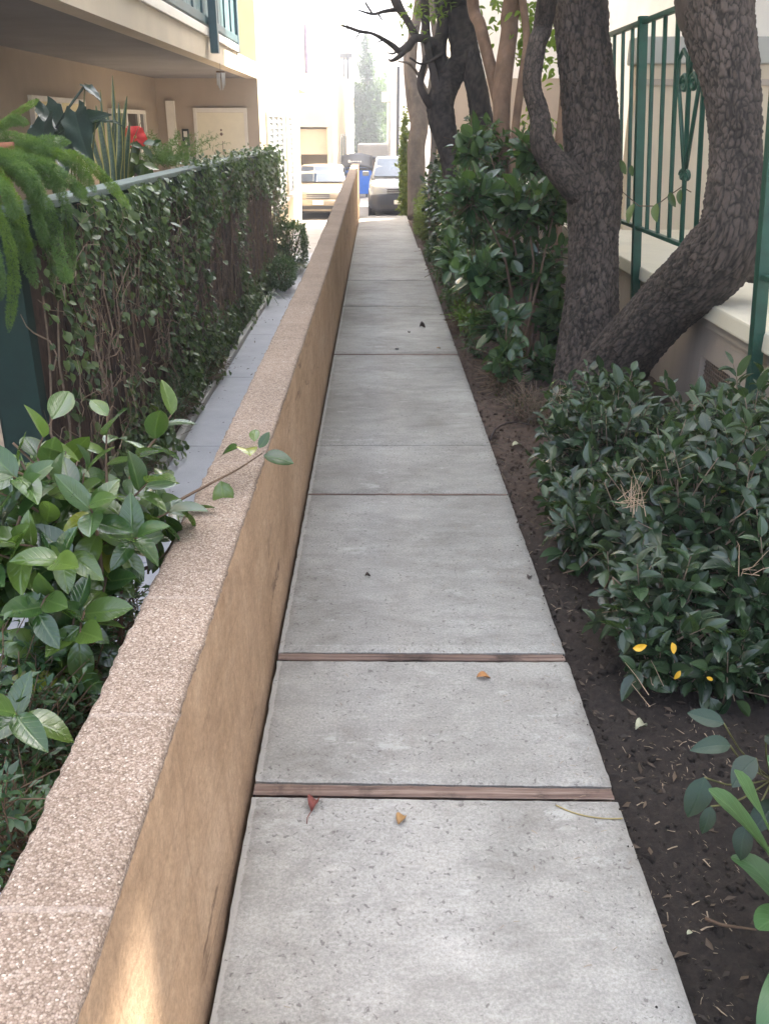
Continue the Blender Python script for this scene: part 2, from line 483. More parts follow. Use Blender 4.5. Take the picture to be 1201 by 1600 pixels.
M = dict(
    concrete=m_concrete(), aggregate=m_aggregate(), wallside=m_wallside(), soil=m_soil(),
    cream=stucco('cream_stucco', (0.60, 0.52, 0.40), dirt=0.12),
    sunwall=stucco('pale_yellow_stucco', (0.72, 0.60, 0.42)),
    white=stucco('white_stucco', (0.82, 0.80, 0.76)),
    patio_wall=stucco('tan_stucco', (0.42, 0.35, 0.27), dirt=0.1),
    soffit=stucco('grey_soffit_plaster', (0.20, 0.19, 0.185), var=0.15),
    terrace=stucco('greige_stucco', (0.42, 0.35, 0.29), dirt=0.25),
    ledge=stucco('cream_ledge_paint', (0.72, 0.66, 0.52), var=0.1, dirt=0.1),
    porch=stucco('beige_porch_stucco', (0.60, 0.51, 0.385), dirt=0.1),
    porch_cap=stucco('grey_cap_stone', (0.40, 0.40, 0.37)),
    doorpaint=simple('cream_door_paint', (0.84, 0.80, 0.64), 0.5, 0.04),
    trim=simple('white_trim_paint', (0.80, 0.77, 0.70), 0.5, 0.04),
    teal=simple('teal_railing_paint', (0.025, 0.085, 0.10), 0.45, 0.15),
    teal_board=simple('pale_teal_boards', (0.11, 0.21, 0.22), 0.5, 0.1),
    green_iron=simple('green_iron_paint', (0.010, 0.062, 0.040), 0.38, 0.25, 14, 0.2, 120),
    green_wood=simple('dark_green_wood_paint', (0.005, 0.022, 0.016), 0.85, 0.2, 9),
    cap_green=simple('worn_green_cap_paint', (0.16, 0.21, 0.19), 0.5, 0.3, 7, 0.25),
    board=m_wood('brown_fence_wood', (0.035, 0.022, 0.016), (0.075, 0.045, 0.032), (0.12, 0.075, 0.055), (14, 14, 1.0)),
    timber=m_wood('weathered_red_timber', (0.07, 0.042, 0.034), (0.165, 0.108, 0.084), (0.31, 0.235, 0.185), (2.0, 70, 30)),
    glass=m_glass('dark_window_glass'), carglass=m_glass('car_glass', (0.02, 0.032, 0.05), 0.04),
    paleglass=m_glass('pale_louvre_glass', (0.34, 0.38, 0.40), 0.12),
    blinds=simple('cream_window_blind', (0.75, 0.68, 0.42), 0.7, 0.05),
    twig=simple('brown_twig_bark', (0.12, 0.075, 0.045), 0.85, 0.3, 20, 0.3),
    deadtwig=simple('dry_twig_bark', (0.22, 0.16, 0.11), 0.9, 0.35, 20, 0.2),
    greentwig=simple('green_twig_bark', (0.13, 0.13, 0.045), 0.7, 0.3, 20, 0.2),
    straw=simple('straw_bits', (0.27, 0.21, 0.145), 0.9, 0.5, 90, 0),
    black=simple('black_plastic', (0.015, 0.015, 0.017), 0.5, 0.2),
    tyre=simple('tyre_rubber', (0.012, 0.012, 0.012), 0.85, 0.2),
    alloy=simple('wheel_alloy', (0.45, 0.45, 0.46), 0.3, 0.05, Metallic=0.8),
    gold=simple('champagne_car_paint', (0.30, 0.25, 0.185), 0.22, 0.03, 3, 0, Coat__Weight=0.6),
    silver=simple('silver_car_paint', (0.20, 0.215, 0.235), 0.22, 0.03, 3, 0, Coat__Weight=0.6),
    navy=simple('dark_navy_plastic', (0.012, 0.016, 0.028), 0.4, 0.15),
    lamp=m_glass('headlight_lens', (0.55, 0.5, 0.4), 0.08),
    chrome=simple('chrome_trim', (0.6, 0.6, 0.62), 0.18, 0.03, Metallic=0.9),
    binblue=simple('blue_bin_plastic', (0.01, 0.11, 0.50), 0.45, 0.12),
    plate=simple('number_plate_paint', (0.7, 0.7, 0.68), 0.5, 0.04),
    terracotta=simple('terracotta_clay', (0.28, 0.11, 0.06), 0.8, 0.15),
    maroon=simple('maroon_paint', (0.10, 0.03, 0.03), 0.6, 0.2),
    iron_vent=simple('rusty_vent_mesh', (0.22, 0.16, 0.12), 0.7, 0.3, 30),
    cavity=simple('dark_cavity', (0.02, 0.016, 0.014), 0.9, 0.2),
    asphalt=simple('alley_concrete', (0.33, 0.31, 0.29), 0.9, 0.15, 2, 0.4, 120),
    wreath=simple('dried_wreath', (0.13, 0.075, 0.035), 0.9, 0.3, 40),
    chime=simple('pale_metal_tubes', (0.55, 0.55, 0.52), 0.4, 0.1),
    red=simple('red_petal', (0.62, 0.02, 0.012), 0.5, 0.15, 30, 0.1),
    stamen=simple('yellow_stamen', (0.55, 0.42, 0.12), 0.7, 0.1),
    yellowleaf=simple('yellow_leaf', (0.62, 0.36, 0.02), 0.5, 0.2, 30, 0.1),
    redleaf=simple('dried_red_leaf', (0.18, 0.045, 0.032), 0.6, 0.35, 40, 0.3),
    tanleaf=simple('dried_tan_leaf', (0.33, 0.19, 0.07), 0.6, 0.35, 40, 0.3),
    orangeleaf=simple('dried_orange_leaf', (0.42, 0.20, 0.07), 0.6, 0.4, 60, 0.3),
    darkleaf=simple('dark_dead_leaf', (0.045, 0.03, 0.026), 0.7, 0.3, 40, 0.3),
    paleleaf=simple('pale_dead_leaf', (0.40, 0.40, 0.27), 0.6, 0.25, 40, 0.3),
    stem_yellow=simple('yellow_stalk', (0.34, 0.27, 0.11), 0.7, 0.2),
    camellia=m_leaf('camellia_leaf', (0.016, 0.046, 0.014), (0.036, 0.080, 0.022), (0.095, 0.150, 0.028), 0.2, 0.2, yellow=0.02, spec=.8),
    privet=m_leaf('shrub_leaf', (0.008, 0.024, 0.012), (0.020, 0.047, 0.022), (0.050, 0.088, 0.036), 0.27, 0.12, yellow=0.004, spec=.7),
    loquat=m_leaf('broad_shrub_leaf', (0.024, 0.058, 0.028), (0.045, 0.092, 0.045), (0.085, 0.145, 0.06), 0.24, 0.25, spec=.8),
    ivy=m_leaf('ivy_leaf', (0.022, 0.046, 0.018), (0.058, 0.098, 0.038), (0.125, 0.175, 0.06), 0.36, 0.2, rib=False),
    box=m_leaf('boxwood_leaf', (0.014, 0.040, 0.018), (0.024, 0.062, 0.026), (0.045, 0.095, 0.032), 0.4, 0.2, rib=False),
    limehedge=m_leaf('lime_hedge_leaf', (0.08, 0.12, 0.02), (0.15, 0.19, 0.035), (0.24, 0.26, 0.05), 0.5, 0.35, rib=False),
    canopy=m_leaf('oak_leaf', (0.025, 0.055, 0.018), (0.045, 0.085, 0.025), (0.075, 0.125, 0.03), 0.45, 0.3, rib=False),
    lime=m_leaf('lime_backlit_leaf', (0.07, 0.13, 0.015), (0.11, 0.19, 0.02), (0.16, 0.25, 0.03), 0.4, 0.5, (0.4, 0.6, 0.05), rib=False),
    brightgreen=m_leaf('bright_groundcover_leaf', (0.05, 0.11, 0.015), (0.08, 0.15, 0.02), (0.13, 0.21, 0.03), 0.4, 0.3, rib=False),
    bronze=m_leaf('bronze_groundcover_leaf', (0.035, 0.02, 0.016), (0.06, 0.033, 0.024), (0.10, 0.06, 0.04), 0.5, 0.15, rib=False),
    fartree=m_leaf('far_tree_leaf', (0.012, 0.035, 0.022), (0.025, 0.06, 0.035), (0.05, 0.10, 0.045), 0.5, 0.3, rib=False),
    fern=m_leaf('foxtail_needle', (0.06, 0.125, 0.035), (0.10, 0.18, 0.055), (0.16, 0.25, 0.08), 0.55, 0.35, rib=False),
    fern_lime=m_leaf('foxtail_needle_young', (0.09, 0.17, 0.02), (0.13, 0.22, 0.03), (0.19, 0.28, 0.05), 0.55, 0.35, rib=False),
    elephant=m_leaf('philodendron_leaf', (0.022, 0.038, 0.034), (0.030, 0.050, 0.042), (0.045, 0.066, 0.05), 0.28, 0.1),
    clivia=m_leaf('clivia_leaf', (0.045, 0.11, 0.04), (0.06, 0.135, 0.05), (0.085, 0.165, 0.06), 0.34, 0.2),
    bark_oak=m_bark('fissured_oak_bark', (0.125, 0.099, 0.082), (0.050, 0.040, 0.034), (0.006, 0.005, 0.004)),
    bark_dark=m_bark('dark_bark', (0.095, 0.080, 0.074), (0.045, 0.038, 0.037), (0.010, 0.009, 0.009)),
    bark_tan=m_bark('smooth_tan_bark', (0.25, 0.17, 0.12), (0.15, 0.095, 0.066), (0.07, 0.045, 0.03), 14),
    bark_grey=m_bark('smooth_grey_bark', (0.24, 0.20, 0.165), (0.14, 0.115, 0.10), (0.06, 0.05, 0.045), 12),
)


def m_snake():
    m = Mat('snake_plant_leaf')
    tc = m.n('ShaderNodeTexCoord')
    sx = m.n('ShaderNodeSeparateXYZ'); m.l(tc.outputs['UV'], sx.inputs[0])
    d = m.math('ABSOLUTE', m.math('SUBTRACT', sx.outputs[0], 0.5))
    nz = m.noise(m.coord('UV', (2, 22, 1)), 1.5, 4)
    body = m.ramp(nz, [(0.35, (0.025, 0.055, 0.03)), (0.65, (0.09, 0.13, 0.075))])
    m.col(m.mix(m.ramp(d, [(0.33, (0, 0, 0)), (0.37, (1, 1, 1))]), body, (0.34, 0.31, 0.09)))
    m.set(Roughness=0.4)
    return m.m


def m_tiles():
    m = Mat('blue_grey_pavers')
    co = m.coord()
    nz = m.noise(co, 3, 8, 0.65)
    base = m.ramp(nz, [(0.3, (0.29, 0.305, 0.328)), (0.7, (0.385, 0.40, 0.425))])
    base = m.mix(0.4, base, m.ramp(m.noise(co, 120, 4), [(0.3, (0.35, 0.35, 0.35)), (0.7, (0.65, 0.65, 0.65))]), 'OVERLAY')
    m.col(base); m.set(Roughness=0.7)
    m.bump(m.noise(co, 150, 4), 0.25, 0.004)
    return m.m


M['snake'] = m_snake()
M['tiles'] = m_tiles()


# ------------------------------------------------------------------ leaves
def leaf_template(rows=5, wid=0.42, kind='ovate', fold=0.18, cols=2):
    """unit leaf along +Y, across X, up Z; quads; returns verts, uv, quads"""
    vs, uv = [], []
    for j in range(rows + 1):
        t = j / rows
        if kind == 'ovate': w = math.sin(math.pi * min(1, t * 0.93 + 0.035)) ** 0.75 * (1 - 0.28 * t)
        elif kind == 'lance': w = math.sin(math.pi * min(1, t * 0.95 + 0.025)) ** 1.0
        elif kind == 'round': w = math.sin(math.pi * min(1, t * 0.95 + 0.025)) ** 0.5
        elif kind == 'arrow': w = (1.0 - t) ** 0.8 * (1 if t > 0.02 else 0.75)
        else: w = 1 - t ** 3
        if j == rows: w = 0.03
        if j == 0 and kind not in ('arrow', 'strap'): w = 0.06
        for c in range(cols + 1):
            u = c / cols * 2 - 1
            vs.append((u * w * wid / 2, t, abs(u) * w * wid / 2 * fold * 2))
            uv.append((0.5 + u * 0.5 * max(w, 0.05), t))
    q = []
    for j in range(rows):
        for c in range(cols):
            a = j * (cols + 1) + c
            q.append((a, a + 1, a + cols + 2, a + cols + 1))
    return np.array(vs), np.array(uv), np.array(q)


def scatter(name, tmpl, pos, dirs, nrm, size, mat, parent=None, arch=(-0.25, 0.05), curl=0.0, smooth=True, wvar=0.15):
    pos, dirs, nrm = np.asarray(pos, float), np.asarray(dirs, float), np.asarray(nrm, float)
    size = np.asarray(size, float)
    n = len(pos)
    tv, tu, tq = tmpl
    dirs = dirs / np.linalg.norm(dirs, axis=1, keepdims=True)
    nrm = nrm - dirs * (nrm * dirs).sum(1, keepdims=True)
    ln = np.linalg.norm(nrm, axis=1, keepdims=True)
    nrm = np.where(ln > 1e-5, nrm / np.maximum(ln, 1e-5), np.array([[0.3, 0.2, 1.0]]))
    xax = np.cross(dirs, nrm)
    k = len(tv)
    a = RNG.uniform(arch[0], arch[1], (n, 1))
    c = RNG.uniform(-curl, curl, (n, 1))
    wv = RNG.uniform(1 - wvar, 1 + wvar, (n, 1))
    X = tv[None, :, 0] * wv + c * tv[None, :, 1] ** 2
    Y = np.repeat(tv[None, :, 1], n, 0)
    Z = tv[None, :, 2] * RNG.uniform(0.4, 1.7, (n, 1)) + a * tv[None, :, 1] ** 2
    co = pos[:, None, :] + size[:, None, None] * (X[..., None] * xax[:, None, :] + Y[..., None] * dirs[:, None, :] + Z[..., None] * nrm[:, None, :])
    faces = (tq[None, :, :] + (np.arange(n) * k)[:, None, None]).reshape(-1, 4)
    me = bpy.data.meshes.new(name)
    me.vertices.add(n * k)
    me.vertices.foreach_set('co', co.reshape(-1).astype(np.float32))
    nf = len(faces)
    me.loops.add(nf * 4)
    me.loops.foreach_set('vertex_index', faces.reshape(-1).astype(np.int32))
    me.polygons.add(nf)
    me.polygons.foreach_set('loop_start', np.arange(0, nf * 4, 4, dtype=np.int32))
    me.polygons.foreach_set('use_smooth', np.full(nf, smooth, dtype=bool))
    uvl = me.uv_layers.new(name='UVMap')
    uvs = np.tile(tu, (n, 1))[faces.reshape(-1)]
    uvl.data.foreach_set('uv', uvs.reshape(-1).astype(np.float32))
    me.materials.append(mat)
    me.update(calc_edges=True)
    me.validate()
    return link(bpy.data.objects.new(name, me), parent)


T_CAM = leaf_template(7, 0.68, 'ovate', 0.17)
T_PRV = leaf_template(5, 0.56, 'ovate', 0.24)
T_IVY = leaf_template(3, 0.85, 'ovate', 0.15)
T_SML = leaf_template(2, 0.5, 'ovate', 0.2)
T_RND = leaf_template(7, 0.62, 'ovate', 0.14)
T_LNC = leaf_template(5, 0.38, 'lance', 0.25)
T_NDL = (np.array([(-0.075, 0, 0), (0.075, 0, 0), (0.04, 1, 0), (-0.04, 1, 0)]), np.array([(0, 0), (1, 0), (1, 1), (0, 1)]), np.array([(0, 1, 2, 3)]))


def unit(v): return v / max(np.linalg.norm(v), 1e-9)


def rand_dir(): return unit(RNG.normal(size=3))


def shoots(blobs, ntips, per, shell=(0.55, 1.0), up=0.55, zmin=-9, twig=0.12, spread=1.0, avoid=None):
    """leaf clusters on shoot tips through a union of ellipsoids -> arrays pos, dir, nrm and twig polylines"""
    pos, dr, nr, tw = [], [], [], []
    vol = np.array([b[1][0] * b[1][1] + b[1][1] * b[1][2] + b[1][0] * b[1][2] for b in blobs]); vol /= vol.sum()
    done = 0; tries = 0
    while done < ntips and tries < ntips * 20:
        tries += 1
        c, r = blobs[RNG.choice(len(blobs), p=vol)]
        c, r = np.array(c, float), np.array(r, float)
        u = rand_dir()
        lump = 0.82 + 0.5 * mn.noise(Vector(u * 2.3) + Vector(c * 1.7)) + RNG.normal() * 0.06
        s = RNG.uniform(shell[0] ** 2, shell[1] ** 2) ** 0.5 * lump
        p = c + u * r * s
        if p[2] < zmin: continue
        if avoid is not None and avoid(p): continue
        out = unit(u / r * r.mean() + np.array([0, 0, up]) + RNG.normal(size=3) * 0.25)
        k = int(RNG.integers(per[0], per[1] + 1))
        a0 = RNG.uniform(0, 6.28)
        e1 = unit(np.cross(out, rand_dir())); e2 = np.cross(out, e1)
        for i in range(k):
            a = a0 + i * 2.399
            f = i / max(k - 1, 1)
            lat = e1 * math.cos(a) + e2 * math.sin(a)
            op = spread * (0.55 + 0.75 * f)
            d = unit(out * math.cos(op) + lat * math.sin(op) + np.array([0, 0, -0.12]) + RNG.normal(size=3) * 0.24)
            pos.append(p - out * twig * f + lat * 0.004)
            dr.append(d)
            nr.append(unit(out * 0.9 + np.array([0, 0, 0.75]) + RNG.normal(size=3) * 0.36))
        tw.append((p, p - out * twig * 1.1, p - out * twig * 1.9 + (c - p) * 0.18))
        done += 1
    return pos, dr, nr, tw


def twigs_mesh(tw, r, mat, parent, name='twigs', n=4, limit=None):
    mb = MB()
    for t in (tw if limit is None else tw[:limit]):
        pts = [Vector(x) for x in t]
        mb.tube(pts[::-1], [r * (0.5 + 0.5 * (1 - i / (len(pts) - 1))) + r * 0.2 for i in range(len(pts))], n, cap=False)
    return mb.build(name, mat, parent)


def shrub(name, label, cat, base, blobs, ntips, per, size, tmpl, mat, stems=5, stem_r=0.012, group=None, twigmat=None, twiglen=0.12, shell=(0.55, 1.0), zmin=-9, tlimit=None, arch=(-0.3, 0.05), spread=1.0, up=0.55, avoid=None):
    t = thing(name, label, cat, base, 0, group)
    inv = np.array(base)
    bl = [(np.array(c) - inv, r) for c, r in blobs]
    av = (lambda p: avoid(p + inv)) if avoid else None
    pos, dr, nr, tw = shoots(bl, ntips, per, shell, up, zmin - base[2], twiglen, spread, av)
    sz = size * np.clip(RNG.normal(0.92, 0.24, len(pos)), .4, 1.5)
    scatter('foliage', tmpl, pos, dr, nr, sz, mat, t, arch=arch, curl=0.12)
    twm = twigmat or M['twig']
    twigs_mesh(tw, 0.0022 if size > 0.04 else 0.0015, twm, t, 'twigs', 4, tlimit)
    mb = MB()
    for i in range(stems):
        c, r = bl[i % len(bl)]
        tip = np.array(c) + rand_dir() * np.array(r) * 0.6
        b0 = np.array([RNG.normal() * 0.05, RNG.normal() * 0.05, -0.02])
        mid = b0 * 0.5 + tip * 0.5 + np.array([0, 0, 0.04]) + RNG.normal(size=3) * 0.05
        mb.tube(catmull([b0, mid, tip], 7), [stem_r * (1 - 0.75 * k / 6) for k in range(7)], 6)
    if stems: mb.build('stems', twm, t)
    return t


# ------------------------------------------------------------------ trunks
def limb_mesh(ctrl, ring=40, step=0.012, crack=0.0, cell=0.035, stretch=0.42, rough=0.03, seed=0.0, capend=True):
    """ctrl: list of (Vector, radius). dense tube with plated bark; returns verts, faces, fissure"""
    arr = [np.array([*c[0], c[1]], float) for c in ctrl]
    L = sum(np.linalg.norm(arr[i + 1][:3] - arr[i][:3]) for i in range(len(arr) - 1))
    n = max(6, int(L / step))
    cs = catmull(arr, n)
    vs, fis = [], []
    t0 = Vector(cs[1][:3] - cs[0][:3]).normalized()
    a = t0.orthogonal().normalized()
    s = 0.0
    for i in range(n):
        p = Vector(cs[i][:3]); r = max(cs[i][3], 0.002)
        if i == 0: t = Vector(cs[1][:3] - cs[0][:3])
        elif i == n - 1: t = Vector(cs[i][:3] - cs[i - 1][:3])
        else: t = Vector(cs[i + 1][:3] - cs[i - 1][:3])
        if i: s += float(np.linalg.norm(cs[i][:3] - cs[i - 1][:3]))
        t.normalize()
        a = (a - t * a.dot(t)).normalized()
        b = t.cross(a)
        for k in range(ring):
            an = 2 * math.pi * k / ring
            d = a * math.cos(an) + b * math.sin(an)
            q = Vector((math.cos(an) * r, math.sin(an) * r, s)) + Vector((seed, seed * 1.3, seed * 0.7))
            rr = r * (1 + rough * 3.0 * mn.noise(q * Vector((5, 5, 2)) if False else Vector((q.x * 5, q.y * 5, q.z * 2.2))))
            fv = 0.0
            if crack:
                w = mn.noise_vector(Vector((q.x, q.y, q.z)) * 14) * 0.012
                ds = mn.voronoi(Vector(((q.x + w.x) / cell, (q.y + w.y) / cell, (q.z + w.z) * stretch / cell)), distance_metric='MANHATTAN')[0]
                e = min(1.0, (ds[1] - ds[0]) / 0.30)
                ridge = mn.noise(Vector((q.x * 26, q.y * 26, q.z * 5)))        # long furrows between the plates
                fv = max((1 - e) ** 1.1, max(0.0, 1 - abs(ridge) / 0.09) * 0.9)
                rr -= crack * fv * (0.6 + 0.6 * abs(mn.noise(Vector((q.x, q.y, q.z)) * 7)))
                rr += crack * 0.6 * mn.noise(Vector((q.x, q.y, q.z)) * 50) + crack * 0.7 * mn.noise(Vector((q.x, q.y, q.z * .5)) * 14)
            vs.append(p + d * rr)
            fis.append(fv)
    fs = []
    for i in range(n - 1):
        for k in range(ring):
            fs.append((i * ring + k, i * ring + (k + 1) % ring, (i + 1) * ring + (k + 1) % ring, (i + 1) * ring + k))
    fs.append(tuple(range(ring - 1, -1, -1)))
    fs.append(tuple((n - 1) * ring + k for k in range(ring)))
    return vs, fs, fis


def trunk_obj(name, limbs, mat, parent, **kw):
    """several limbs joined in one mesh"""
    V, Fc, A = [], [], []
    for i, (ctrl, opt) in enumerate(limbs):
        o = dict(kw); o.update(opt)
        v, f, a = limb_mesh(ctrl, seed=3.7 * i + len(name), **o)
        b = len(V)
        V += v; A += a
        Fc += [tuple(b + x for x in q) for q in f]
    off = parent.location if parent else Vector()
    me = bpy.data.meshes.new(name)
    me.from_pydata([tuple(Vector(v) - off) for v in V], [], Fc)
    at = me.attributes.new('fissure', 'FLOAT', 'POINT')
    at.data.foreach_set('value', A)
    me.polygons.foreach_set('use_smooth', [True] * len(Fc))
    me.materials.append(mat)
    me.update()
    return link(bpy.data.objects.new(name, me), parent)


def px_limb(rows):
    """rows of (px, py, D, width in px) -> control points"""
    return [(P(a, b, d), w * d / F / 2) for a, b, d, w in rows]


def crown(parent, blobs, n, size, mat, tmpl=None, name='crown', shell=(0.25, 1.0), per=(5, 8), tw=0.2):
    off = np.array(parent.location)
    bl = [(np.array(c) - off, r) for c, r in blobs]
    pos, dr, nr, t = shoots(bl, n, per, shell, 0.3, -99, tw)
    return scatter(name, tmpl or T_PRV, pos, dr, nr, RNG.uniform(size * 0.7, size * 1.2, len(pos)), mat, parent, curl=0.1)


# ================================================================== SETTING
ZL = -0.65      # sunken walkway on the left
ZA = -1.05      # alley at the far end
# ground: one sheet out to the horizon
g = MB()
g.grid(lambda u, v: (-220 + 440 * u, -60 + 460 * v, ZA - 0.02), 8, 8, smooth=False)
tag(g.build('ground', M['asphalt']), kind='structure')
# slope between the walkway level and the alley
drive = MB()
drive.grid(lambda u, v: (-8 + 7.55 * u, 17.0 + 8 * v, ZL + (ZA - ZL) * v), 4, 6, smooth=False)
tag(drive.build('driveway', M['asphalt']), kind='structure')


# concrete path of slabs
def slab(mb, y0a, y0b, y1a, y1b, x0=-0.305, x1=0.585, z=0.0, mi=0):
    """slab with worn irregular edges; y at left and right of near and far edge"""
    nx, ny = 46, max(8, int((y1a - y0a) / 0.02))
    ny = min(ny, 70)
    sd = random.random() * 50

    def fn(u, v):
        ya = y0a + (y0b - y0a) * u; yb = y1a + (y1b - y1a) * u
        x = x0 + (x1 - x0) * u
        y = ya + (yb - ya) * v
        e = min(u * (x1 - x0), (1 - u) * (x1 - x0), v * (yb - ya), (1 - v) * (yb - ya))
        zz = z + 0.0015 * mn.noise(Vector((x * 3, y * 3, sd)))
        if e < 1e-5:
            j = mn.noise(Vector((x * 22, y * 22, sd))) * 0.005 + mn.noise(Vector((x * 70, y * 70, sd))) * 0.003
            if u < 1e-6: x += abs(j) * 1.0
            elif u > 1 - 1e-6: x -= abs(j)
            if v < 1e-6: y += abs(j)
            elif v > 1 - 1e-6: y -= abs(j)
            zz -= 0.006
        return (x, y, zz)
    b = len(mb.v)
    mb.grid(fn, nx, ny, mi)
    # skirts
    ring = [i for i in range(nx + 1)] + [j * (nx + 1) + nx for j in range(1, ny + 1)] + [ny * (nx + 1) + i for i in range(nx - 1, -1, -1)] + [j * (nx + 1) for j in range(ny - 1, 0, -1)]
    top = [mb.v[b + i] for i in ring]
    low = [(x, y, z - 0.10) for x, y, _ in top]
    n = len(ring)
    mb.add(top + low, [(i, n + i, n + (i + 1) % n, (i + 1) % n) for i in range(n)], mi)


path = MB()
slab(path, -0.9, -0.9, 1.734, 1.716)
slab(path, 1.788, 1.768, 2.340, 2.333)
slab(path, 2.386, 2.379, 3.681, 3.676)
slab(path, 3.699, 3.694, 4.352, 4.346)
slab(path, 4.356, 4.350, 6.328, 6.318)
ys = [6.352, 8.19, 9.64, 10.55, 12.4, 13.8, 14.6, 15.4, 17.5]
for i in range(len(ys) - 1):
    xr = 0.585 if i < 4 else 0.56
    gp_ = 0.006 + 0.004 * i
    slab(path, ys[i] + gp_, ys[i] + gp_ - .002, ys[i + 1] - gp_, ys[i + 1] - gp_ - .002, x1=xr, z=0.002 * (i % 3) - 0.01 * max(0, i - 3))
tag(path.build('path', M['concrete']), kind='structure')
fill = MB()
fill.box(-0.31, 0.575, -0.95, 17.45, -1.2, -0.045)
tag(fill.build('path_base', M['soil']), kind='structure')

# timber strips between the slabs
for (a0, b0, a1, b1, lab) in ((1.742, 1.724, 1.783, 1.763, 'weathered reddish timber strip between the two nearest path slabs'),
                              (2.3455, 2.3385, 2.381, 2.374, 'narrower weathered timber strip set in the second joint of the path'),
                              (3.684, 3.679, 3.696, 3.691, 'thin brown timber strip in the joint beyond the third slab'), (6.332, 6.322, 6.353, 6.351, 'thin dark timber strip in the furthest wide joint of the path')):
    tb = MB()

    def fn(u, v):
        x = -0.302 + 0.88 * u
        y = (a0 + (b0 - a0) * u) + ((a1 + (b1 - a1) * u) - (a0 + (b0 - a0) * u)) * v
        z = -0.010 + 0.002 * mn.noise(Vector((x * 4, y * 60, 1))) + 0.002 * mn.noise(Vector((x * 30, y * 200, 2)))
        if v < 0.001 or v > 0.999: z -= 0.003
        return (x, y, z + .006)
    tb.grid(fn, 90, 14)
    tb.box(-0.300, 0.576, min(a0, b0) + 0.001, max(a1, b1) - 0.001, -0.06, -0.022)
    tag(tb.build('timber_strip', M['timber']), lab, 'timber strip')

# soil bed right of the path
sb = MB()


def soilz(x, y):
    return -0.055 + 0.03 * mn.noise(Vector((x * 2.2, y * 2.2, 0))) + 0.012 * mn.noise(Vector((x * 9, y * 9, 3))) + 0.006 * mn.noise(Vector((x * 30, y * 30, 3))) + 0.05 * max(0, (x - 0.8)) * (1 if y > 2 else 0.4)


def soilz2(x, y): return soilz(x, y) + .010 * mn.noise(Vector((x * 60, y * 60, 8))) + .010 * max(0, mn.noise(Vector((x * 26, y * 26, 1))))
sb.grid(lambda u, v: (0.56 + 1.34 * u, -0.5 + 17.9 * v, soilz2(0.56 + 1.34 * u, -0.5 + 17.9 * v ** 1.6) - (0.015 if u < 0.01 else 0)) if False else (0.56 + 1.34 * u, -0.5 + 17.9 * v ** 1.6, soilz2(0.56 + 1.34 * u, -0.5 + 17.9 * v ** 1.6) - (0.015 if u < 0.01 else 0)), 130, 760)
tag(sb.build('soil_bed', M['soil']), kind='structure')
# straw and bark bits
lit_p, lit_d, lit_n, lit_s = [], [], [], []
for i in range(4200):
    y = RNG.uniform(0.8, 1) ** 1 * RNG.uniform(1.0, 5.5); x = RNG.uniform(0.6, 1.35)
    if mn.noise(Vector((x * 3, y * 3, 9))) < -0.05 + .25 * RNG.normal(): continue
    a = RNG.uniform(0, 6.28)
    lit_p.append((x, y, soilz(x, y) + 0.006)); lit_d.append((math.cos(a), math.sin(a), RNG.normal() * 0.2)); lit_n.append((0, 0, 1)); lit_s.append(min(.03, .004 + RNG.exponential(.007)))
for i in range(170):
    y = RNG.uniform(1.1, 4.5); x = RNG.uniform(-0.28, 0.57) if RNG.random() < 0.4 else RNG.uniform(0.3, 0.57)
    a = RNG.uniform(0, 6.28)
    lit_p.append((x, y, 0.003)); lit_d.append((math.cos(a), math.sin(a), 0)); lit_n.append((0, 0, 1)); lit_s.append(RNG.uniform(0.006, 0.02))
TB = (np.array([(-0.06, 0, 0), (0.06, 0, 0), (0.05, 0.5, 0.03), (-0.05, 0.5, 0.03), (0.04, 1, 0.0), (-0.04, 1, 0.0)]), np.array([(0, 0), (1, 0), (1, .5), (0, .5), (1, 1), (0, 1)]), np.array([(0, 1, 2, 3), (3, 2, 4, 5)]))
CUBE = np.array([(x, y, z) for z in (-.35, .35) for y in (0.08, .92) for x in (-.5, .5)]); CUBE[4:] *= (.7, 1, 1); CUBE[4:, 1] = (CUBE[4:, 1] - .5) * .7 + .5
CLOD = (CUBE, np.zeros((8, 2)), np.array([(0, 1, 5, 4), (1, 3, 7, 5), (3, 2, 6, 7), (2, 0, 4, 6), (4, 5, 7, 6), (0, 2, 3, 1)]))
cp, cd, cn_, cs = [], [], [], []
for i in range(3800):
    y = RNG.uniform(1.0, 6.5); x = RNG.uniform(.6, 1.5)
    cp.append((x, y, soilz(x, y) + .003)); cd.append(unit(RNG.normal(size=3) * (1, 1, .4))); cn_.append(unit(RNG.normal(size=3) * .6 + np.array([0, 0, 1]))); cs.append(min(.03, .004 + RNG.exponential(.005)))
for i in range(150):
    y = RNG.uniform(1.0, 7.0); x = .588 - RNG.exponential(.012)
    if x < .45 or mn.noise(Vector((y * 2.5, 4, 4))) < -.1: continue
    cp.append((x, y, .001)); cd.append(unit(RNG.normal(size=3) * (1, 1, .2))); cn_.append((0, 0, 1)); cs.append(RNG.uniform(.0015, .005))
tag(scatter('soil_clods', CLOD, cp, cd, cn_, cs, M['soil'], smooth=True, wvar=.5, curl=.3), 'crumbly dark clods lying over the soil bed', 'soil', kind='stuff')
dl_p, dl_d, dl_n, dl_s = [], [], [], []
for i in range(900):
    y = RNG.uniform(1.0, 9.0); x = .6 + abs(RNG.normal()) * .35 if y < 5 else RNG.uniform(.6, 1.6)
    if x > 1.7: continue
    dl_p.append((x, y, soilz(x, y) + .008)); a = RNG.uniform(0, 6.28); dl_d.append((math.cos(a), math.sin(a), RNG.normal() * .3)); dl_n.append((RNG.normal() * .3, RNG.normal() * .3, 1)); dl_s.append(RNG.uniform(.014, .036))
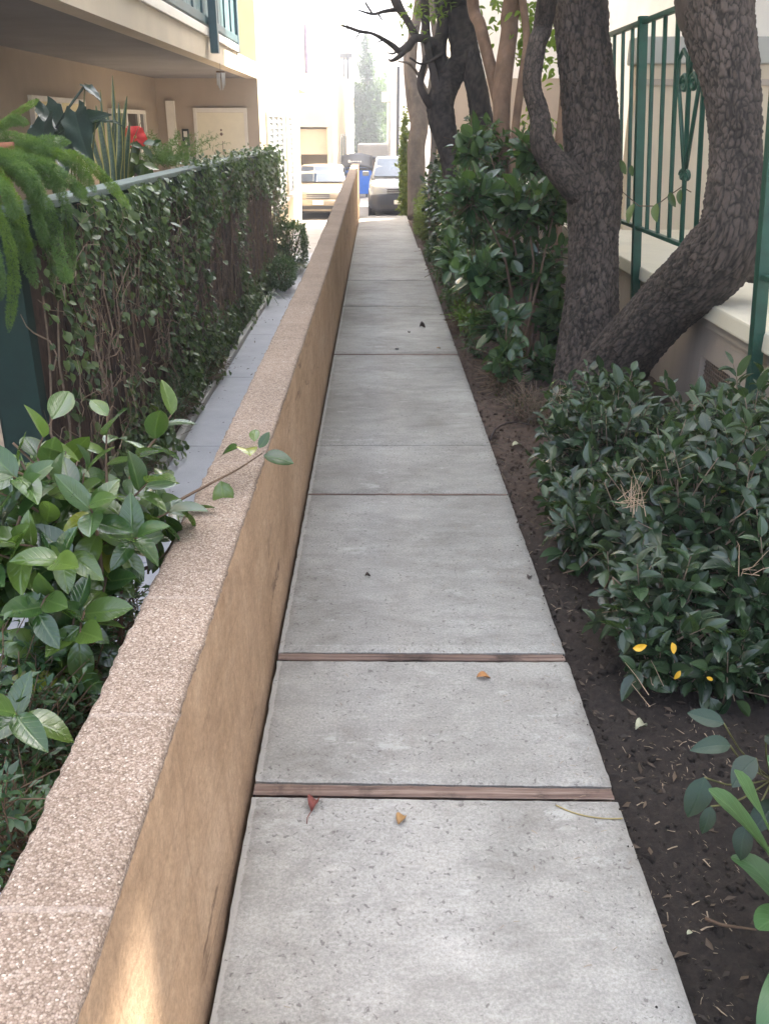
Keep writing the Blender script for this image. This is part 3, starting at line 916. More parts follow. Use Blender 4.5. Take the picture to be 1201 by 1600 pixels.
for i in range(110):
    y = RNG.uniform(3.0, 14.0); x = -1.43 + RNG.exponential(.16)
    if x > -.5: continue
    dl_p.append((x, y, ZL + .006)); a = RNG.uniform(0, 6.28); dl_d.append((math.cos(a), math.sin(a), 0.05)); dl_n.append((0, 0, 1)); dl_s.append(RNG.uniform(.012, .035))
tag(scatter('leaf_litter', T_SML, dl_p, dl_d, dl_n, dl_s, m_leaf('rotting_leaf', (.022, .015, .012), (.05, .033, .024), (.13, .088, .055), .7, .05, rib=False), arch=(-.6, .6), curl=.4), 'brown rotting leaves scattered over the soil bed and the sunken walkway', 'leaf litter', kind='stuff')
tag(scatter('litter', TB, lit_p, lit_d, lit_n, lit_s, M['straw'], curl=0.3), 'straw and bark bits strewn over the dark soil', 'litter', kind='stuff')

# left sunken walkway of pavers with kerb
wk = MB()
edges = [-1.2, 0.5, 2.4, 4.3, 6.2, 8.15, 10.0, 12.4, 14.4, 17.0]
for i in range(len(edges) - 1):
    wk.bbox(-1.43, -0.47, edges[i] + 0.004, edges[i + 1] - 0.004, ZL - 0.05, ZL, 0.004)
for i in range(5):
    for k in range(3):
        if edges[i + 1] <= 4.4:
            wk.bbox(-1.44 - 0.96 * (k + 1), -1.44 - 0.96 * k - 0.008, edges[i] + 0.004, edges[i + 1] - 0.004, ZL - 0.05, ZL, 0.004)
tag(wk.build('walkway', M['tiles']), kind='structure')
wb = MB(); wb.box(-4.4, -0.44, -1.5, 17.0, ZL - 0.3, ZL - 0.012)
tag(wb.build('walkway_base', M['soil']), kind='structure')
kb = MB()
kb.bbox(-1.49, -1.437, 4.4, 16.9, ZL - 0.05, ZL + 0.045, 0.006)
tag(kb.build('kerb', M['porch_cap']), kind='structure')
bed = MB()
bed.grid(lambda u, v: (-1.66 + 0.17 * u, 4.4 + 12.5 * v, ZL + 0.02 + 0.02 * mn.noise(Vector((u * 3, v * 60, 0)))), 6, 160)
tag(bed.build('planting_bed', M['soil']), kind='structure')
pf = MB(); pf.box(-4.1, -1.67, 4.35, 18.4, ZL - 0.3, -0.3)
tag(pf.build('patio', M['patio_wall']), kind='structure')

# ------------------------------------------------------------------ low garden wall
t = thing('garden_wall', 'low tan masonry wall with pebbled coping beside the path', 'wall', (0, 0, 0))


def wtop(y): return 0.640 + 0.19 * max(0, (y - 6) / 10.5)


ysteps = list(np.arange(0.0, 5.0, 0.012)) + list(np.arange(5.0, 17.9, 0.06))
prof_n = 14


def wall_strip(prof, amp, name, mat, ends=True, sd=0):
    mb = MB()
    m = len(prof)
    vs = []
    for y in ysteps:
        zt = wtop(y)
        for k, (x, dz, q) in enumerate(prof):
            nx = mn.noise(Vector((k * 0.9 + sd, y * 6, 1))) * amp * 0.6 + mn.noise(Vector((k * 2.1 + sd, y * 28, 2))) * amp + mn.noise(Vector((k * 3.3 + sd, y * 80, 5))) * amp * 0.7
            nz = mn.noise(Vector((k * 1.7 + sd, y * 5, 3))) * amp * 0.6 + mn.noise(Vector((k * 2.7 + sd, y * 30, 4))) * amp * 0.8
            vs.append((x + nx * q, y, zt + dz + nz * q))
    fs = [(i * m + k, (i + 1) * m + k, (i + 1) * m + k + 1, i * m + k + 1) for i in range(len(ysteps) - 1) for k in range(m - 1)]
    fs.append(tuple(range(m))); fs.append(tuple((len(ysteps) - 1) * m + k for k in range(m - 1, -1, -1)))
    mb.add(vs, fs, 0, True)
    return mb.build(name, mat, t)


side = [(-0.455, -2.0, 0), (-0.455, -0.05, 0.5), (-0.455, -0.02, 0.5), (-0.33, -0.02, 0.3), (-0.323, -0.025, 0.5), (-0.321, -0.05, 0.6), (-0.321, -0.15, 0.8), (-0.321, -0.25, 0.8), (-0.321, -0.35, 0.8), (-0.3205, -0.45, 0.8), (-0.318, -0.55, 0.8), (-0.315, -0.66, 0.5), (-0.315, -1.6, 0)]
wall_strip(side, 0.0035, 'wall_face', M['wallside'])
copg = [(-0.452, -0.022, 0), (-0.460, -0.016, 1), (-0.460, -0.005, 1), (-0.452, -0.0005, 1), (-0.43, 0.0, 0.6), (-0.40, 0.001, 0.5), (-0.365, 0.0, 0.5), (-0.345, 0, 0.6), (-0.328, -0.001, 1), (-0.3185, -0.006, 1), (-0.3175, -0.016, 1), (-0.322, -0.026, 0.6)]
wall_strip(copg, 0.0042, 'coping', M['aggregate'], sd=20)

# ================================================================== LEFT BUILDING
FX = -2.2
lb = thing('apartment_building', 'cream two storey apartment building with shaded patio and sunlit wing', 'building', (FX, 18.4, ZL))
LO = Vector((FX, 18.4, ZL))


def lbuild(mb, name, mat, parent=lb, **kw):
    if parent is lb: mb.v = [tuple(Vector(v) - LO) for v in mb.v]
    return mb.build(name, mat, parent, **kw)


ZS = 2.30
m_ = MB(); m_.box(-4.3, -4.1, 1.5, 18.4, ZL, ZS); lbuild(m_, 'rear_wall', M['patio_wall'])
m_ = MB(); m_.box(-9, FX, 18.4, 27.9, ZA - 0.1, 6.2); m_.box(-9, FX, 27.9, 31.5, ZS + 0.15, 6.2)
lbuild(m_, 'wing_wall', M['sunwall'])
m_ = MB(); m_.box(-4.1, FX - 0.004, 18.37, 18.4, ZL, ZS); lbuild(m_, 'door_wall', M['patio_wall'])
m_ = MB(); m_.box(-4.3, FX - 0.20, 1.5, 18.37, ZS, ZS + 0.1); lbuild(m_, 'soffit', M['soffit'])
m_ = MB(); m_.box(FX - 0.20, FX, 1.5, 18.397, ZS - 0.004, 2.56); lbuild(m_, 'fascia', M['cream'])
m_ = MB(); m_.bbox(FX - 0.2, FX + 0.03, 1.5, 15.9, 2.562, 2.665, 0.008); lbuild(m_, 'fascia_trim', M['trim'])
m_ = MB(); m_.box(-9, -3.0, 1.5, 18.397, ZS + 0.11, 6.2); lbuild(m_, 'upper_wall', M['cream'])
m_ = MB(); m_.box(-3.92, -3.76, 18.30, 18.37, -0.3, 1.92); lbuild(m_, 'pilaster', M['trim'])
# balcony railing
rl = MB()
rl.bbox(FX - 0.06, FX + 0.03, 1.6, 15.85, 2.69, 2.79, 0.008)
rl.bbox(FX - 0.05, FX + 0.0, 1.6, 15.85, 3.6, 3.68, 0.006)
y = 1.7
while y < 15.8:
    rl.bbox(FX - 0.04, FX + 0.012, y, y + 0.05, 2.80, 3.59, 0.004); y += 0.62
rl.bbox(FX - 0.07, FX + 0.035, 15.85, 15.98, 2.56, 3.75, 0.008)
rail = lbuild(rl, 'balcony_railing', M['teal'])
bd = MB()
y = 1.76
while y < 15.7:
    bd.bbox(FX - 0.03, FX - 0.01, y, y + 0.27, 2.80, 3.59, 0.003); bd.bbox(FX - 0.03, FX - 0.01, y + 0.29, y + 0.55, 2.80, 3.59, 0.003); y += 0.62
bd.v = [tuple(Vector(v) - LO) for v in bd.v]
bd.build('railing_boards', M['teal_board'], rail)
m_ = MB(); m_.bbox(FX + 0.036, FX + 0.14, 13.12, 13.24, 2.37, 3.75, 0.006); lbuild(m_, 'balcony_post', M['teal'])
# front door in the recess
dr_ = MB(); x0, x1 = -3.42, -2.42
dr_.box(x0 + 0.06, x1 - 0.06, 18.335, 18.365, -0.28, 1.72)
door = lbuild(dr_, 'door', M['doorpaint'])


def sub(mb, name, mat, parent):
    mb.v = [tuple(Vector(v) - LO) for v in mb.v]
    return mb.build(name, mat, parent)


fr = MB(); fr.bbox(x0, x0 + 0.058, 18.31, 18.368, -0.28, 1.80, 0.005); fr.bbox(x1 - 0.058, x1, 18.31, 18.368, -0.28, 1.80, 0.005); fr.bbox(x0 + 0.06, x1 - 0.06, 18.31, 18.368, 1.723, 1.80, 0.005)
sub(fr, 'door_frame', M['trim'], door)
hd = MB(); hd.lathe([(0.0, -0.05), (0.028, -0.045), (0.03, -0.03), (0.012, -0.02), (0.012, 0.0)], (x0 + 0.13, 18.335, 0.72), 12, 'y'); sub(hd, 'door_handle', M['chrome'], door)
kn = MB(); kn.lathe([(0.0, -0.02), (0.03, -0.016), (0.034, 0)], (-2.92, 18.335, 1.35), 4, 'y'); kn.lathe([(0.0, -0.02), (0.018, -0.016), (0.02, 0)], (-2.92, 18.335, 1.42), 8, 'y'); sub(kn, 'door_knocker', M['wreath'], door)
# rear wall windows: the lit blind one and the dark sliding pair
def win_rear(y0, y1, z0, z1, mat, nm, div):
    f_ = MB()
    f_.bbox(-4.098, -4.04, y0, y0 + 0.06, z0, z1, .004); f_.bbox(-4.098, -4.04, y1 - 0.06, y1, z0, z1, .004)
    f_.bbox(-4.098, -4.04, y0 + .062, y1 - .062, z1 - 0.06, z1, .004); f_.bbox(-4.098, -4.04, y0 + .062, y1 - .062, z0, z0 + 0.06, .004)
    for d_ in div: f_.bbox(-4.098, -4.045, y0 + (y1 - y0) * d_ - 0.03, y0 + (y1 - y0) * d_ + 0.03, z0 + .062, z1 - .062, .004)
    w_ = lbuild(f_, 'window', M['trim'])
    p_ = MB(); p_.box(-4.095, -4.08, y0 + 0.05, y1 - 0.05, z0 + 0.05, z1 - 0.05); sub(p_, nm, mat, w_)
win_rear(11.6, 13.7, 0.9, 1.83, M['blinds'], 'blind', (0.5,))
win_rear(15.0, 17.2, -0.2, 1.74, M['glass'], 'pane', (0.42, 0.8))
# tall louvred windows of the sunlit wing
def win_face(y0, y1, z0, z1, nmul):
    f_ = MB(); X = FX
    f_.bbox(X + .002, X + .05, y0, y0 + 0.08, z0, z1, .006); f_.bbox(X + .002, X + .05, y1 - .08, y1, z0, z1, .006)
    f_.bbox(X + .002, X + .05, y0 + .082, y1 - .082, z1 - .08, z1, .006)
    for k in range(1, nmul): 
        yy = y0 + (y1 - y0) * k / nmul
        f_.bbox(X + .002, X + .045, yy - .05, yy + .05, z0, z1 - .082, .006)
    w_ = lbuild(f_, 'window', M['trim'])
    s_ = MB(); s_.bbox(X + .002, X + .13, y0 - .06, y1 + .06, z0 - .08, z0 - .002, .008); sub(s_, 'sill', M['trim'], w_)
    p_ = MB(); p_.box(X + .001, X + .012, y0 + .05, y1 - .05, z0, z1 - .05)
    nl = int((z1 - z0) / 0.12)
    for k in range(nl):
        z = z0 + 0.03 + k * (z1 - z0 - 0.12) / nl
        p_.add([(X + .014, y0 + .09, z + .085), (X + .014, y1 - .09, z + .085), (X + .034, y1 - .09, z), (X + .034, y0 + .09, z)], [(0, 1, 2, 3)])
    sub(p_, 'louvres', M['paleglass'], w_)
win_face(19.4, 22.6, -0.07, 1.75, 3)
win_face(23.6, 25.0, -0.07, 1.75, 1)
sh = MB(); sh.bbox(FX + .003, FX + .10, 30.6, 31.3, 3.0, 4.3, .01); lbuild(sh, 'shutter', simple('purple_grey_shutter', (0.20, 0.19, 0.30), 0.6))

# house number plaque, door wreath, wind chime
pl = MB(); pl.bbox(-3.66, -3.53, 18.325, 18.368, 1.12, 1.44, .006); q = pl.build('wall_plaque', M['black'])
tag(q, 'small dark plaque with pale marks on the wall left of the cream door', 'plaque')
mk = MB(); mk.box(-3.63, -3.56, 18.319, 18.3245, 1.30, 1.40); mk.box(-3.615, -3.575, 18.319, 18.3245, 1.16, 1.25); mk.build('plaque_marks', M['trim'], q)
wr = thing('door_wreath', 'brown dried decoration hanging low on the cream door', 'wreath', (-2.90, 18.30, 0.55))
mb = MB(); mb.tube([(0, 0, 0.68), (0, 0.004, 0.2)], 0.006, 5); mb.build('cord', M['wreath'], wr)
mb = MB(); mb.lathe([(0.0, 0.17), (0.03, 0.165), (0.05, 0.12), (0.13, 0.08), (0.17, 0.02), (0.15, -0.01), (0.05, -0.02), (0.0, -0.02)], (0, 0, 0.06), 14)
for k in range(5): mb.tube([(-0.08 + 0.04 * k, -0.01, 0.04), (-0.09 + 0.045 * k, -0.01, -0.13)], [0.016, 0.007], 5)
mb.build('bundle', M['wreath'], wr)
wc = thing('wind_chime', 'pale tubular wind chime hanging below the balcony post', 'wind chime', (*P(343, 88, 12.4)[:2], ZS - 0.006))
mb = MB(); mb.tube([(0, 0, 0), (0, 0, -0.10)], 0.004, 4); mb.lathe([(0, 0.0), (0.06, 0), (0.06, -0.015), (0, -0.015)], (0, 0, -0.1), 14); mb.build('hanger', M['wreath'], wc)
for k in range(6):
    a = k * 1.047
    mb = MB(); mb.tube([(0.05 * math.cos(a), 0.05 * math.sin(a), -0.12), (0.052 * math.cos(a), 0.052 * math.sin(a), -0.28 - 0.03 * (k % 3))], 0.009, 7); mb.build('chime_tube', M['chime'], wc)
bn = thing('bench', 'low maroon bench standing in front of the cream door', 'bench', (-2.85, 17.5, -0.3))
mb = MB(); mb.bbox(-0.75, 0.6, -0.2, 0.2, 0.40, 0.46, .01); mb.build('seat', M['maroon'], bn)
for sx in (-0.68, 0.53):
    mb = MB(); mb.bbox(sx - 0.04, sx + 0.04, -0.17, 0.17, 0.0, 0.398, .008); mb.build('leg', M['maroon'], bn)
mb = MB(); mb.bbox(-0.75, 0.6, 0.202, 0.24, 0.30, 0.86, .01); mb.build('backrest', M['maroon'], bn)

# ================================================================== FENCE + IVY (left)
FNX = -1.66
fe = thing('wooden_fence', 'brown board fence with worn green cap rail, overgrown with ivy', 'fence', (FNX, 4.2, ZL))
FO = Vector((FNX, 4.2, ZL))


def fbuild(mb, name, mat): 
    mb.v = [tuple(Vector(v) - FO) for v in mb.v]
    return mb.build(name, mat, fe)


mb = MB()
y = 4.33
while y < 14.75:
    w = 0.138
    mb.bbox(FNX - 0.012 + RNG.uniform(-.004, .004), FNX + 0.012, y, y + w, ZL + 0.05, 1.06 + RNG.uniform(-.01, .01), 0.003); y += w + 0.008
fbuild(mb, 'boards', M['board'])
mb = MB(); 
def capz(y): return 1.10 + 0.0
mb.bbox(FNX - 0.07, FNX + 0.075, 4.18, 14.85, 1.125, 1.165, 0.008)
fbuild(mb, 'cap_rail', M['cap_green'])
mb = MB(); mb.bbox(FNX - 0.05, FNX + 0.055, 4.32, 14.83, 1.0, 1.122, 0.006); fbuild(mb, 'top_rail', M['green_wood'])
for yy in (4.2, 6.9, 9.5, 12.1, 14.73):
    mb = MB()
    if yy < 5: mb.bbox(FNX - 0.17, FNX + 0.03, yy, yy + 0.10, ZL, 1.122, 0.006)
    else: mb.bbox(FNX - 0.11, FNX - 0.014, yy, yy + 0.1, ZL, 0.998, 0.006)
    fbuild(mb, 'post', M['green_wood'])

iv = thing('ivy', 'dense ivy with bare brown stems climbing the left board fence', 'ivy', (FNX, 9.5, ZL))
IO = np.array([FNX, 9.5, ZL])


def ivy_depth(y, z): return 0.05 + 0.20 * max(0, 0.45 + 0.8 * mn.noise(Vector((y * 1.8, z * 2.2, 4)))) + 0.10 * max(0, 0.3 - (z + 0.65)) 
def ivy_dens(y, z):
    d = 0.5 + 0.75 * mn.noise(Vector((y * 0.9, z * 1.1, 7))) + 0.35 * mn.noise(Vector((y * 3.0, z * 3.0, 2)))
    d += 0.55 * max(0, z - 0.55) + (0.5 if z < -0.25 else 0)
    if y < 6.4: d -= 0.12
    if y > 8.4 and -0.4 < z < 0.66: d -= 0.5
    if 5.2 < y < 8.0 and -.3 < z < .35: d -= .22
    if y < 5.2 and -.1 < z: d -= 0.15
    return d
pos, dr, nr, sz = [], [], [], []
while len(pos) < 12500:
    y, z = RNG.uniform(4.28, 15.0), RNG.uniform(ZL + 0.03, 1.16)
    if RNG.random() > ivy_dens(y, z): continue
    dep = ivy_depth(y, z) * RNG.uniform(0.35, 1.0) + RNG.exponential(0.012)
    if z > 1.05: dep += 0.03
    pos.append((FNX + 0.02 + dep, y, z)); 
    dr.append((0.35 + RNG.normal() * 0.3, RNG.normal() * 0.55, -0.75 + RNG.normal() * 0.35))
    nr.append((0.8 + RNG.normal() * 0.25, -0.15 + RNG.normal() * 0.45, 0.65 + RNG.normal() * 0.3))
    sz.append(RNG.uniform(0.024, 0.066) * (1.25 if RNG.random() < .15 else 1))
for i in range(700):   # trailing over the cap at the far part, ragged top
    y = RNG.uniform(8.0, 15.1); 
    if mn.noise(Vector((y * 2, 0, 1))) < -0.15: continue
    pos.append((FNX + RNG.uniform(-0.02, 0.2), y, 1.17 + abs(RNG.normal()) * 0.035)); dr.append(rand_dir()); nr.append((0.3, 0, 1)); sz.append(RNG.uniform(0.03, 0.055))
for i in range(900):   # bushy far end
    z = RNG.uniform(-0.5, 1.15)
    pos.append((FNX + RNG.uniform(-0.1, 0.24), 15.0 + RNG.uniform(-0.1, 0.2), z)); dr.append((RNG.normal() * .5, RNG.normal() * .5, -.6)); nr.append((0.6, -0.6, 0.6)); sz.append(RNG.uniform(0.03, 0.055))
scatter('leaves', T_IVY, np.array(pos) - IO, dr, nr, sz, M['ivy'], iv, arch=(-0.35, 0.1), curl=0.15)
mb = MB()
for i in range(1100):
    y, z = RNG.uniform(4.3, 14.9), RNG.uniform(ZL, 1.0)
    d = ivy_dens(y, z)
    if d > 0.55 and RNG.random() > 0.2: continue
    pts = []; a = RNG.uniform(0, 6.28) if RNG.random() < 0.6 else RNG.normal() * 0.5 + 1.57
    dep = RNG.uniform(0.03, 0.17)
    L = RNG.uniform(0.2, 0.8); k = 6
    yy, zz = y, z
    for s in range(k):
        pts.append((FNX + 0.02 + max(0.012, dep), yy - 9.5, zz))
        a += RNG.normal() * 0.45; dep += RNG.normal() * 0.025
        yy += math.cos(a) * L / k; zz += math.sin(a) * L / k
        zz = min(max(zz, ZL), 1.12)
    pts = [(p[0] - FNX, p[1], p[2] - ZL) for p in pts]
    r0 = RNG.choice([0.002, 0.0028, 0.0036, 0.0055], p=[.45, .3, .2, .05])
    mb.tube(pts, [r0 * (1 - 0.12 * s) for s in range(k)], 4, cap=False)
for i in range(36):   # old woody stems going up
    y = RNG.uniform(4.35, 14.8); pts = []
    x = RNG.uniform(0.035, 0.09)
    for s in range(9):
        pts.append((x, y - 9.5, s * RNG.uniform(0.17, 0.21)))
        y += RNG.normal() * 0.05; x = max(0.03, x + RNG.normal() * 0.012)
    mb.tube(pts, [0.011 * (1 - 0.08 * s) for s in range(9)], 6)
mb.build('stems', M['deadtwig'], iv)

# dense low box hedge at the foot of the fence, and two clipped bushes
def clipped(name, label, base, half, top, n, size, mat, taper=0.1, group=None, square=True):
    t = thing(name, label, 'bush', base, 0, group)
    pos, dr, nr = [], [], []
    for i in range(n):
        u = rand_dir()
        if square:
            m = max(abs(u[0]), abs(u[1]), abs(u[2])); q = u / m * 0.55 + u * 0.45
        else: q = u
        s = RNG.uniform(0.7, 1.0) * (0.92 + 0.16 * mn.noise(Vector(u * 3) + Vector(base)))
        p = np.array([q[0] * half[0] * s, q[1] * half[1] * s, top / 2 + q[2] * top / 2 * s])
        if p[2] < 0.02: continue
        pos.append(p); d = unit(u + RNG.normal(size=3) * 0.5 + np.array([0, 0, .3])); dr.append(d); nr.append(unit(u + np.array([0, 0, .8]) + RNG.normal(size=3) * .4))
    scatter('foliage', T_SML, pos, dr, nr, RNG.uniform(size * .7, size * 1.25, len(pos)), mat, t)
    mb = MB()
    for k in range(9):
        d = rand_dir(); d[2] = abs(d[2]) + .5
        mb.tube([(0, 0, -0.01), (d[0] * half[0] * .4, d[1] * half[1] * .4, top * .4), (d[0] * half[0] * .8, d[1] * half[1] * .8, top * .8)], [.014, .009, .004], 5)
    mb.build('stems', M['twig'], t)
    return t


clipped('clipped_bush', 'squarish clipped green bush beside the walkway, nearest the parked sedan', (-1.40, 15.0, ZL + .0), (0.31, 0.34, 0), 0.76, 6000, 0.040, M['box'])
clipped('clipped_bush', 'low round dark bush at the foot of the ivy fence end', (-1.31, 12.9, ZL), (0.2, 0.6, 0), 0.5, 3500, 0.034, M['box'], square=False)
# sago-like spiky fronds by the bush
sg = thing('cycad', 'small spiky cycad with stiff fronds on the walkway edge beside the clipped bush', 'plant', (-1.12, 14.5, ZL))
pos, dr, nr, sz = [], [], [], []
mb = MB()
for k in range(11):
    a = k * 0.57; L = 0.36
    pts = [np.array([math.cos(a) * L * s, math.sin(a) * L * s, 0.08 + 0.30 * s - 0.34 * s * s]) for s in np.linspace(0, 1, 8)]
    mb.tube([tuple(p) for p in pts], [.006 * (1 - .1 * i) for i in range(8)], 4)
    for s in np.linspace(0.15, 1, 22):
        p = np.array([math.cos(a) * L * s, math.sin(a) * L * s, 0.08 + 0.30 * s - 0.34 * s * s])
        for sgn in (-1, 1):
            pos.append(p); dr.append(unit(np.array([-math.sin(a) * sgn + math.cos(a) * .6, math.cos(a) * sgn + math.sin(a) * .6, .1]))); nr.append((0, 0, 1)); sz.append(0.10 * (1.05 - .5 * s))
scatter('fronds', leaf_template(2, 0.1, 'lance', .2), pos, dr, nr, sz, M['box'], sg); mb.build('frond_stalks', M['greentwig'], sg)
gp = thing('spider_plant', 'small grassy plant arching over the kerb beside the walkway', 'plant', (-1.40, 11.7, ZL))
def strap(mb, pts, w, fold=0.25, n=14, taper=True):
    c = catmull(pts, n)
    vs, fs = [], []
    for i, p in enumerate(c):
        t_ = unit(c[min(i + 1, n - 1)] - c[max(i - 1, 0)])
        side = np.cross(t_, [0, 0, 1.0]); 
        side = unit(side) if np.linalg.norm(side) > 1e-3 else np.array([1.0, 0, 0])
        nrm_ = np.cross(side, t_)
        s = i / (n - 1)
        ww = w * (1 - s ** (7 if w > .07 else 4) * 0.8) * (0.6 + 0.4 * min(1, s * 4)) if taper else w
        if i == n - 1: ww = w * 0.12
        for u in (-1, -0.5, 0, 0.5, 1):
            vs.append(p + side * u * ww / 2 + nrm_ * abs(u) * ww / 2 * fold)
    for i in range(n - 1):
        for k in range(4): fs.append((i * 5 + k, i * 5 + k + 1, (i + 1) * 5 + k + 1, (i + 1) * 5 + k))
    mb.add(vs, fs, 0, True)
    return [(0.5 + u * .5, i / (n - 1)) for i in range(n) for u in (-1, -.5, 0, .5, 1)]


def straps(name, leaves, mat, parent):
    """leaves: list of (pts, width, fold); with UVs"""
    mb = MB(); uv = []
    for pts, w, fo in leaves: uv += strap(mb, pts, w, fo)
    o = mb.build(name, mat, parent)
    l = o.data.uv_layers.new(name='UVMap')
    for lp in o.data.loops: l.data[lp.index].uv = uv[lp.vertex_index]
    return o


straps('leaves', [([(0, 0, 0), (math.cos(a) * .1, math.sin(a) * .1, .16), (math.cos(a) * .3, math.sin(a) * .3, .05 + .06 * (k % 2))], 0.016, .3) for k, a in enumerate(np.linspace(-1.8, 1.5, 9))], M['box'], gp)
# low leafy plants in the fence bed, near
shrub('low_shrub', 'low small-leaved dark shrub at the foot of the fence beside the kerb', 'shrub', (-1.55, 6.2, ZL), [((-1.54, 5.4, -0.48), (0.15, 0.55, 0.2)), ((-1.54, 6.6, -0.42), (0.14, 0.7, 0.26)), ((-1.52, 8.0, -0.46), (0.12, 0.8, 0.24))], 700, (5, 8), 0.034, T_SML, M['box'], stems=12, stem_r=0.006, tlimit=300)

# ================================================================== PATIO PLANTS
# foxtail fern in a pot on the fence end
fo = thing('foxtail_fern', 'bushy green foxtail fern spilling over the near fence end', 'fern', tuple(P(-35, 215, 4.35)))
FOo = np.array(fo.location)
plumes = [  # px points, D, width px, young?
    ([(-40, 250), (10, 236), (60, 222), (112, 222)], 4.4, 22, 0), ([(-45, 240), (-10, 205), (30, 175), (62, 155)], 4.6, 13, 1),
    ([(-40, 250), (20, 215), (70, 232), (120, 260), (150, 300)], 4.35, 24, 0), ([(-30, 255), (60, 240), (120, 245), (165, 280), (205, 328)], 4.3, 22, 1),
    ([(-30, 260), (40, 250), (80, 262), (118, 292), (132, 306)], 4.2, 26, 0), ([(-40, 270), (20, 262), (60, 300), (85, 350), (98, 420), (112, 440)], 4.1, 26, 0),
    ([(-40, 280), (0, 275), (25, 320), (38, 370), (44, 395)], 4.0, 26, 1), ([(-50, 290), (-20, 300), (8, 360), (22, 430), (14, 520)], 3.95, 24, 1),
    ([(-50, 290), (-30, 330), (-8, 400), (2, 470)], 3.9, 26, 0), ([(-20, 270), (40, 290), (62, 350), (72, 390)], 4.15, 24, 0),
    ([(-20, 250), (30, 262), (70, 285), (105, 285)], 4.25, 22, 0), ([(-40, 245), (0, 200), (20, 188), (45, 192)], 4.6, 20, 0),
    ([(-50, 300), (-10, 310), (20, 350), (40, 400), (58, 452)], 4.05, 24, 0), ([(-45, 260), (0, 240), (40, 250), (90, 270)], 4.2, 26, 0),
    ([(-60, 310), (-40, 350), (-25, 420), (-15, 500)], 3.85, 26, 1), ([(-20, 262), (30, 275), (55, 310), (78, 385), (84, 455)], 4.2, 20, 0),
    ([(-40, 260), (15, 250), (50, 275), (65, 320)], 4.05, 26, 0), ([(-30, 240), (30, 228), (70, 248), (100, 292)], 4.5, 22, 0),
    ([(-50, 280), (-15, 275), (10, 300), (25, 345)], 3.9, 26, 0), ([(-10, 260), (50, 255), (95, 300), (108, 360), (116, 430)], 4.25, 22, 0)]
for pxs, D, w, yg in plumes:
    pts = [np.array(P(a, b, D + 0.10 * math.sin(i * 2.1 + a * .01))) - FOo for i, (a, b) in enumerate(pxs)]
    pts[0] = pts[0] * 0.3
    n = 60
    c = catmull(pts, n)
    L = sum(np.linalg.norm(c[i + 1] - c[i]) for i in range(n - 1))
    N = int(L / 0.00011)
    R = w * D / F / 2
    tt = np.sort(RNG.uniform(0.02, 1, N))
    idx = np.minimum((tt * (n - 1)).astype(int), n - 2); u = (tt * (n - 1) - idx)[:, None]
    cc = np.array(c)
    p0 = cc[idx] * (1 - u) + cc[idx + 1] * u
    tg = cc[idx + 1] - cc[idx]; tg /= np.linalg.norm(tg, axis=1, keepdims=True)
    e = RNG.normal(size=(N, 3)); e -= tg * (e * tg).sum(1, keepdims=True); e /= np.linalg.norm(e, axis=1, keepdims=True)
    lump = np.array([0.86 + 0.22 * mn.noise(Vector((t_ * L * 16, D * 9, w))) for t_ in tt])
    rr = R * lump * np.minimum(1, tt * 5 * .5 + .5) * np.where(tt < .88, 1, np.sqrt(np.maximum(.05, (1 - tt) / .12)))
    q = np.sqrt(RNG.uniform(0.02, 1, N)) * 0.80
    pos = p0 + e * (q * rr)[:, None]
    dr = e + tg * 0.55 + RNG.normal(size=(N, 3)) * .45
    nr = RNG.normal(size=(N, 3)); sz = rr * RNG.uniform(.26, .46, N)
    scatter('frond', T_NDL, pos, dr, nr, np.array(sz), M['fern_lime' if yg else 'fern'], fo, smooth=False)
mb = MB(); mb.lathe([(0.0, -0.30), (0.11, -0.30), (0.15, -0.06), (0.165, -0.06), (0.165, 0.0), (0.145, 0.0), (0.14, -0.04), (0.0, -0.04)], (0, 0, -0.02), 24)
mb.build('pot', M['terracotta'], fo)
mb = MB(); mb.bbox(-0.09, 0.09, -0.09, 0.09, ZL - FOo[2], -0.325, .006); mb.build('pot_stand', M['green_wood'], fo)

# philodendron with big dark leaves
ph = thing('philodendron', 'tall plant with large dark arrow shaped leaves behind the fence', 'plant', (*P(78, 260, 6.2)[:2], -0.3))
PHo = np.array(ph.location)
def bigleaf(tip, base, nrm_, w, fold=.3, arch=-.25, lobes=5):
    """one broad arrow leaf as verts/faces/uv"""
    base, tip = np.array(base), np.array(tip)
    d = tip - base; L = np.linalg.norm(d); d = d / L
    nn = np.array(nrm_, float); nn = unit(nn - d * nn.dot(d)); x = np.cross(d, nn)
    vs, uv = [], []
    rows, cols = 14, 8
    for j in range(rows + 1):
        tt_ = j / rows
        wj = (math.sin(math.pi * min(1, .12 + tt_ * .88)) ** .8) * (1 - .25 * tt_) * (1 - .16 * (0.5 + .5 * math.cos(tt_ * lobes * 6.28)))
        if j == rows: wj = 0.02
        for k in range(cols + 1):
            u = k / cols * 2 - 1
            back = -0.20 * abs(u) ** 1.5 * (1 - tt_)
            z = abs(u) * w / 2 * wj * fold + arch * L * tt_ ** 2 + 0.03 * L * math.sin(tt_ * 14 + u * 3) * abs(u)
            vs.append(base + d * L * (tt_ + back) + x * u * w / 2 * wj + nn * z); uv.append((.5 + u * .5, tt_))
    fs = [(j * (cols + 1) + k, j * (cols + 1) + k + 1, (j + 1) * (cols + 1) + k + 1, (j + 1) * (cols + 1) + k) for j in range(rows) for k in range(cols)]
    return vs, fs, uv


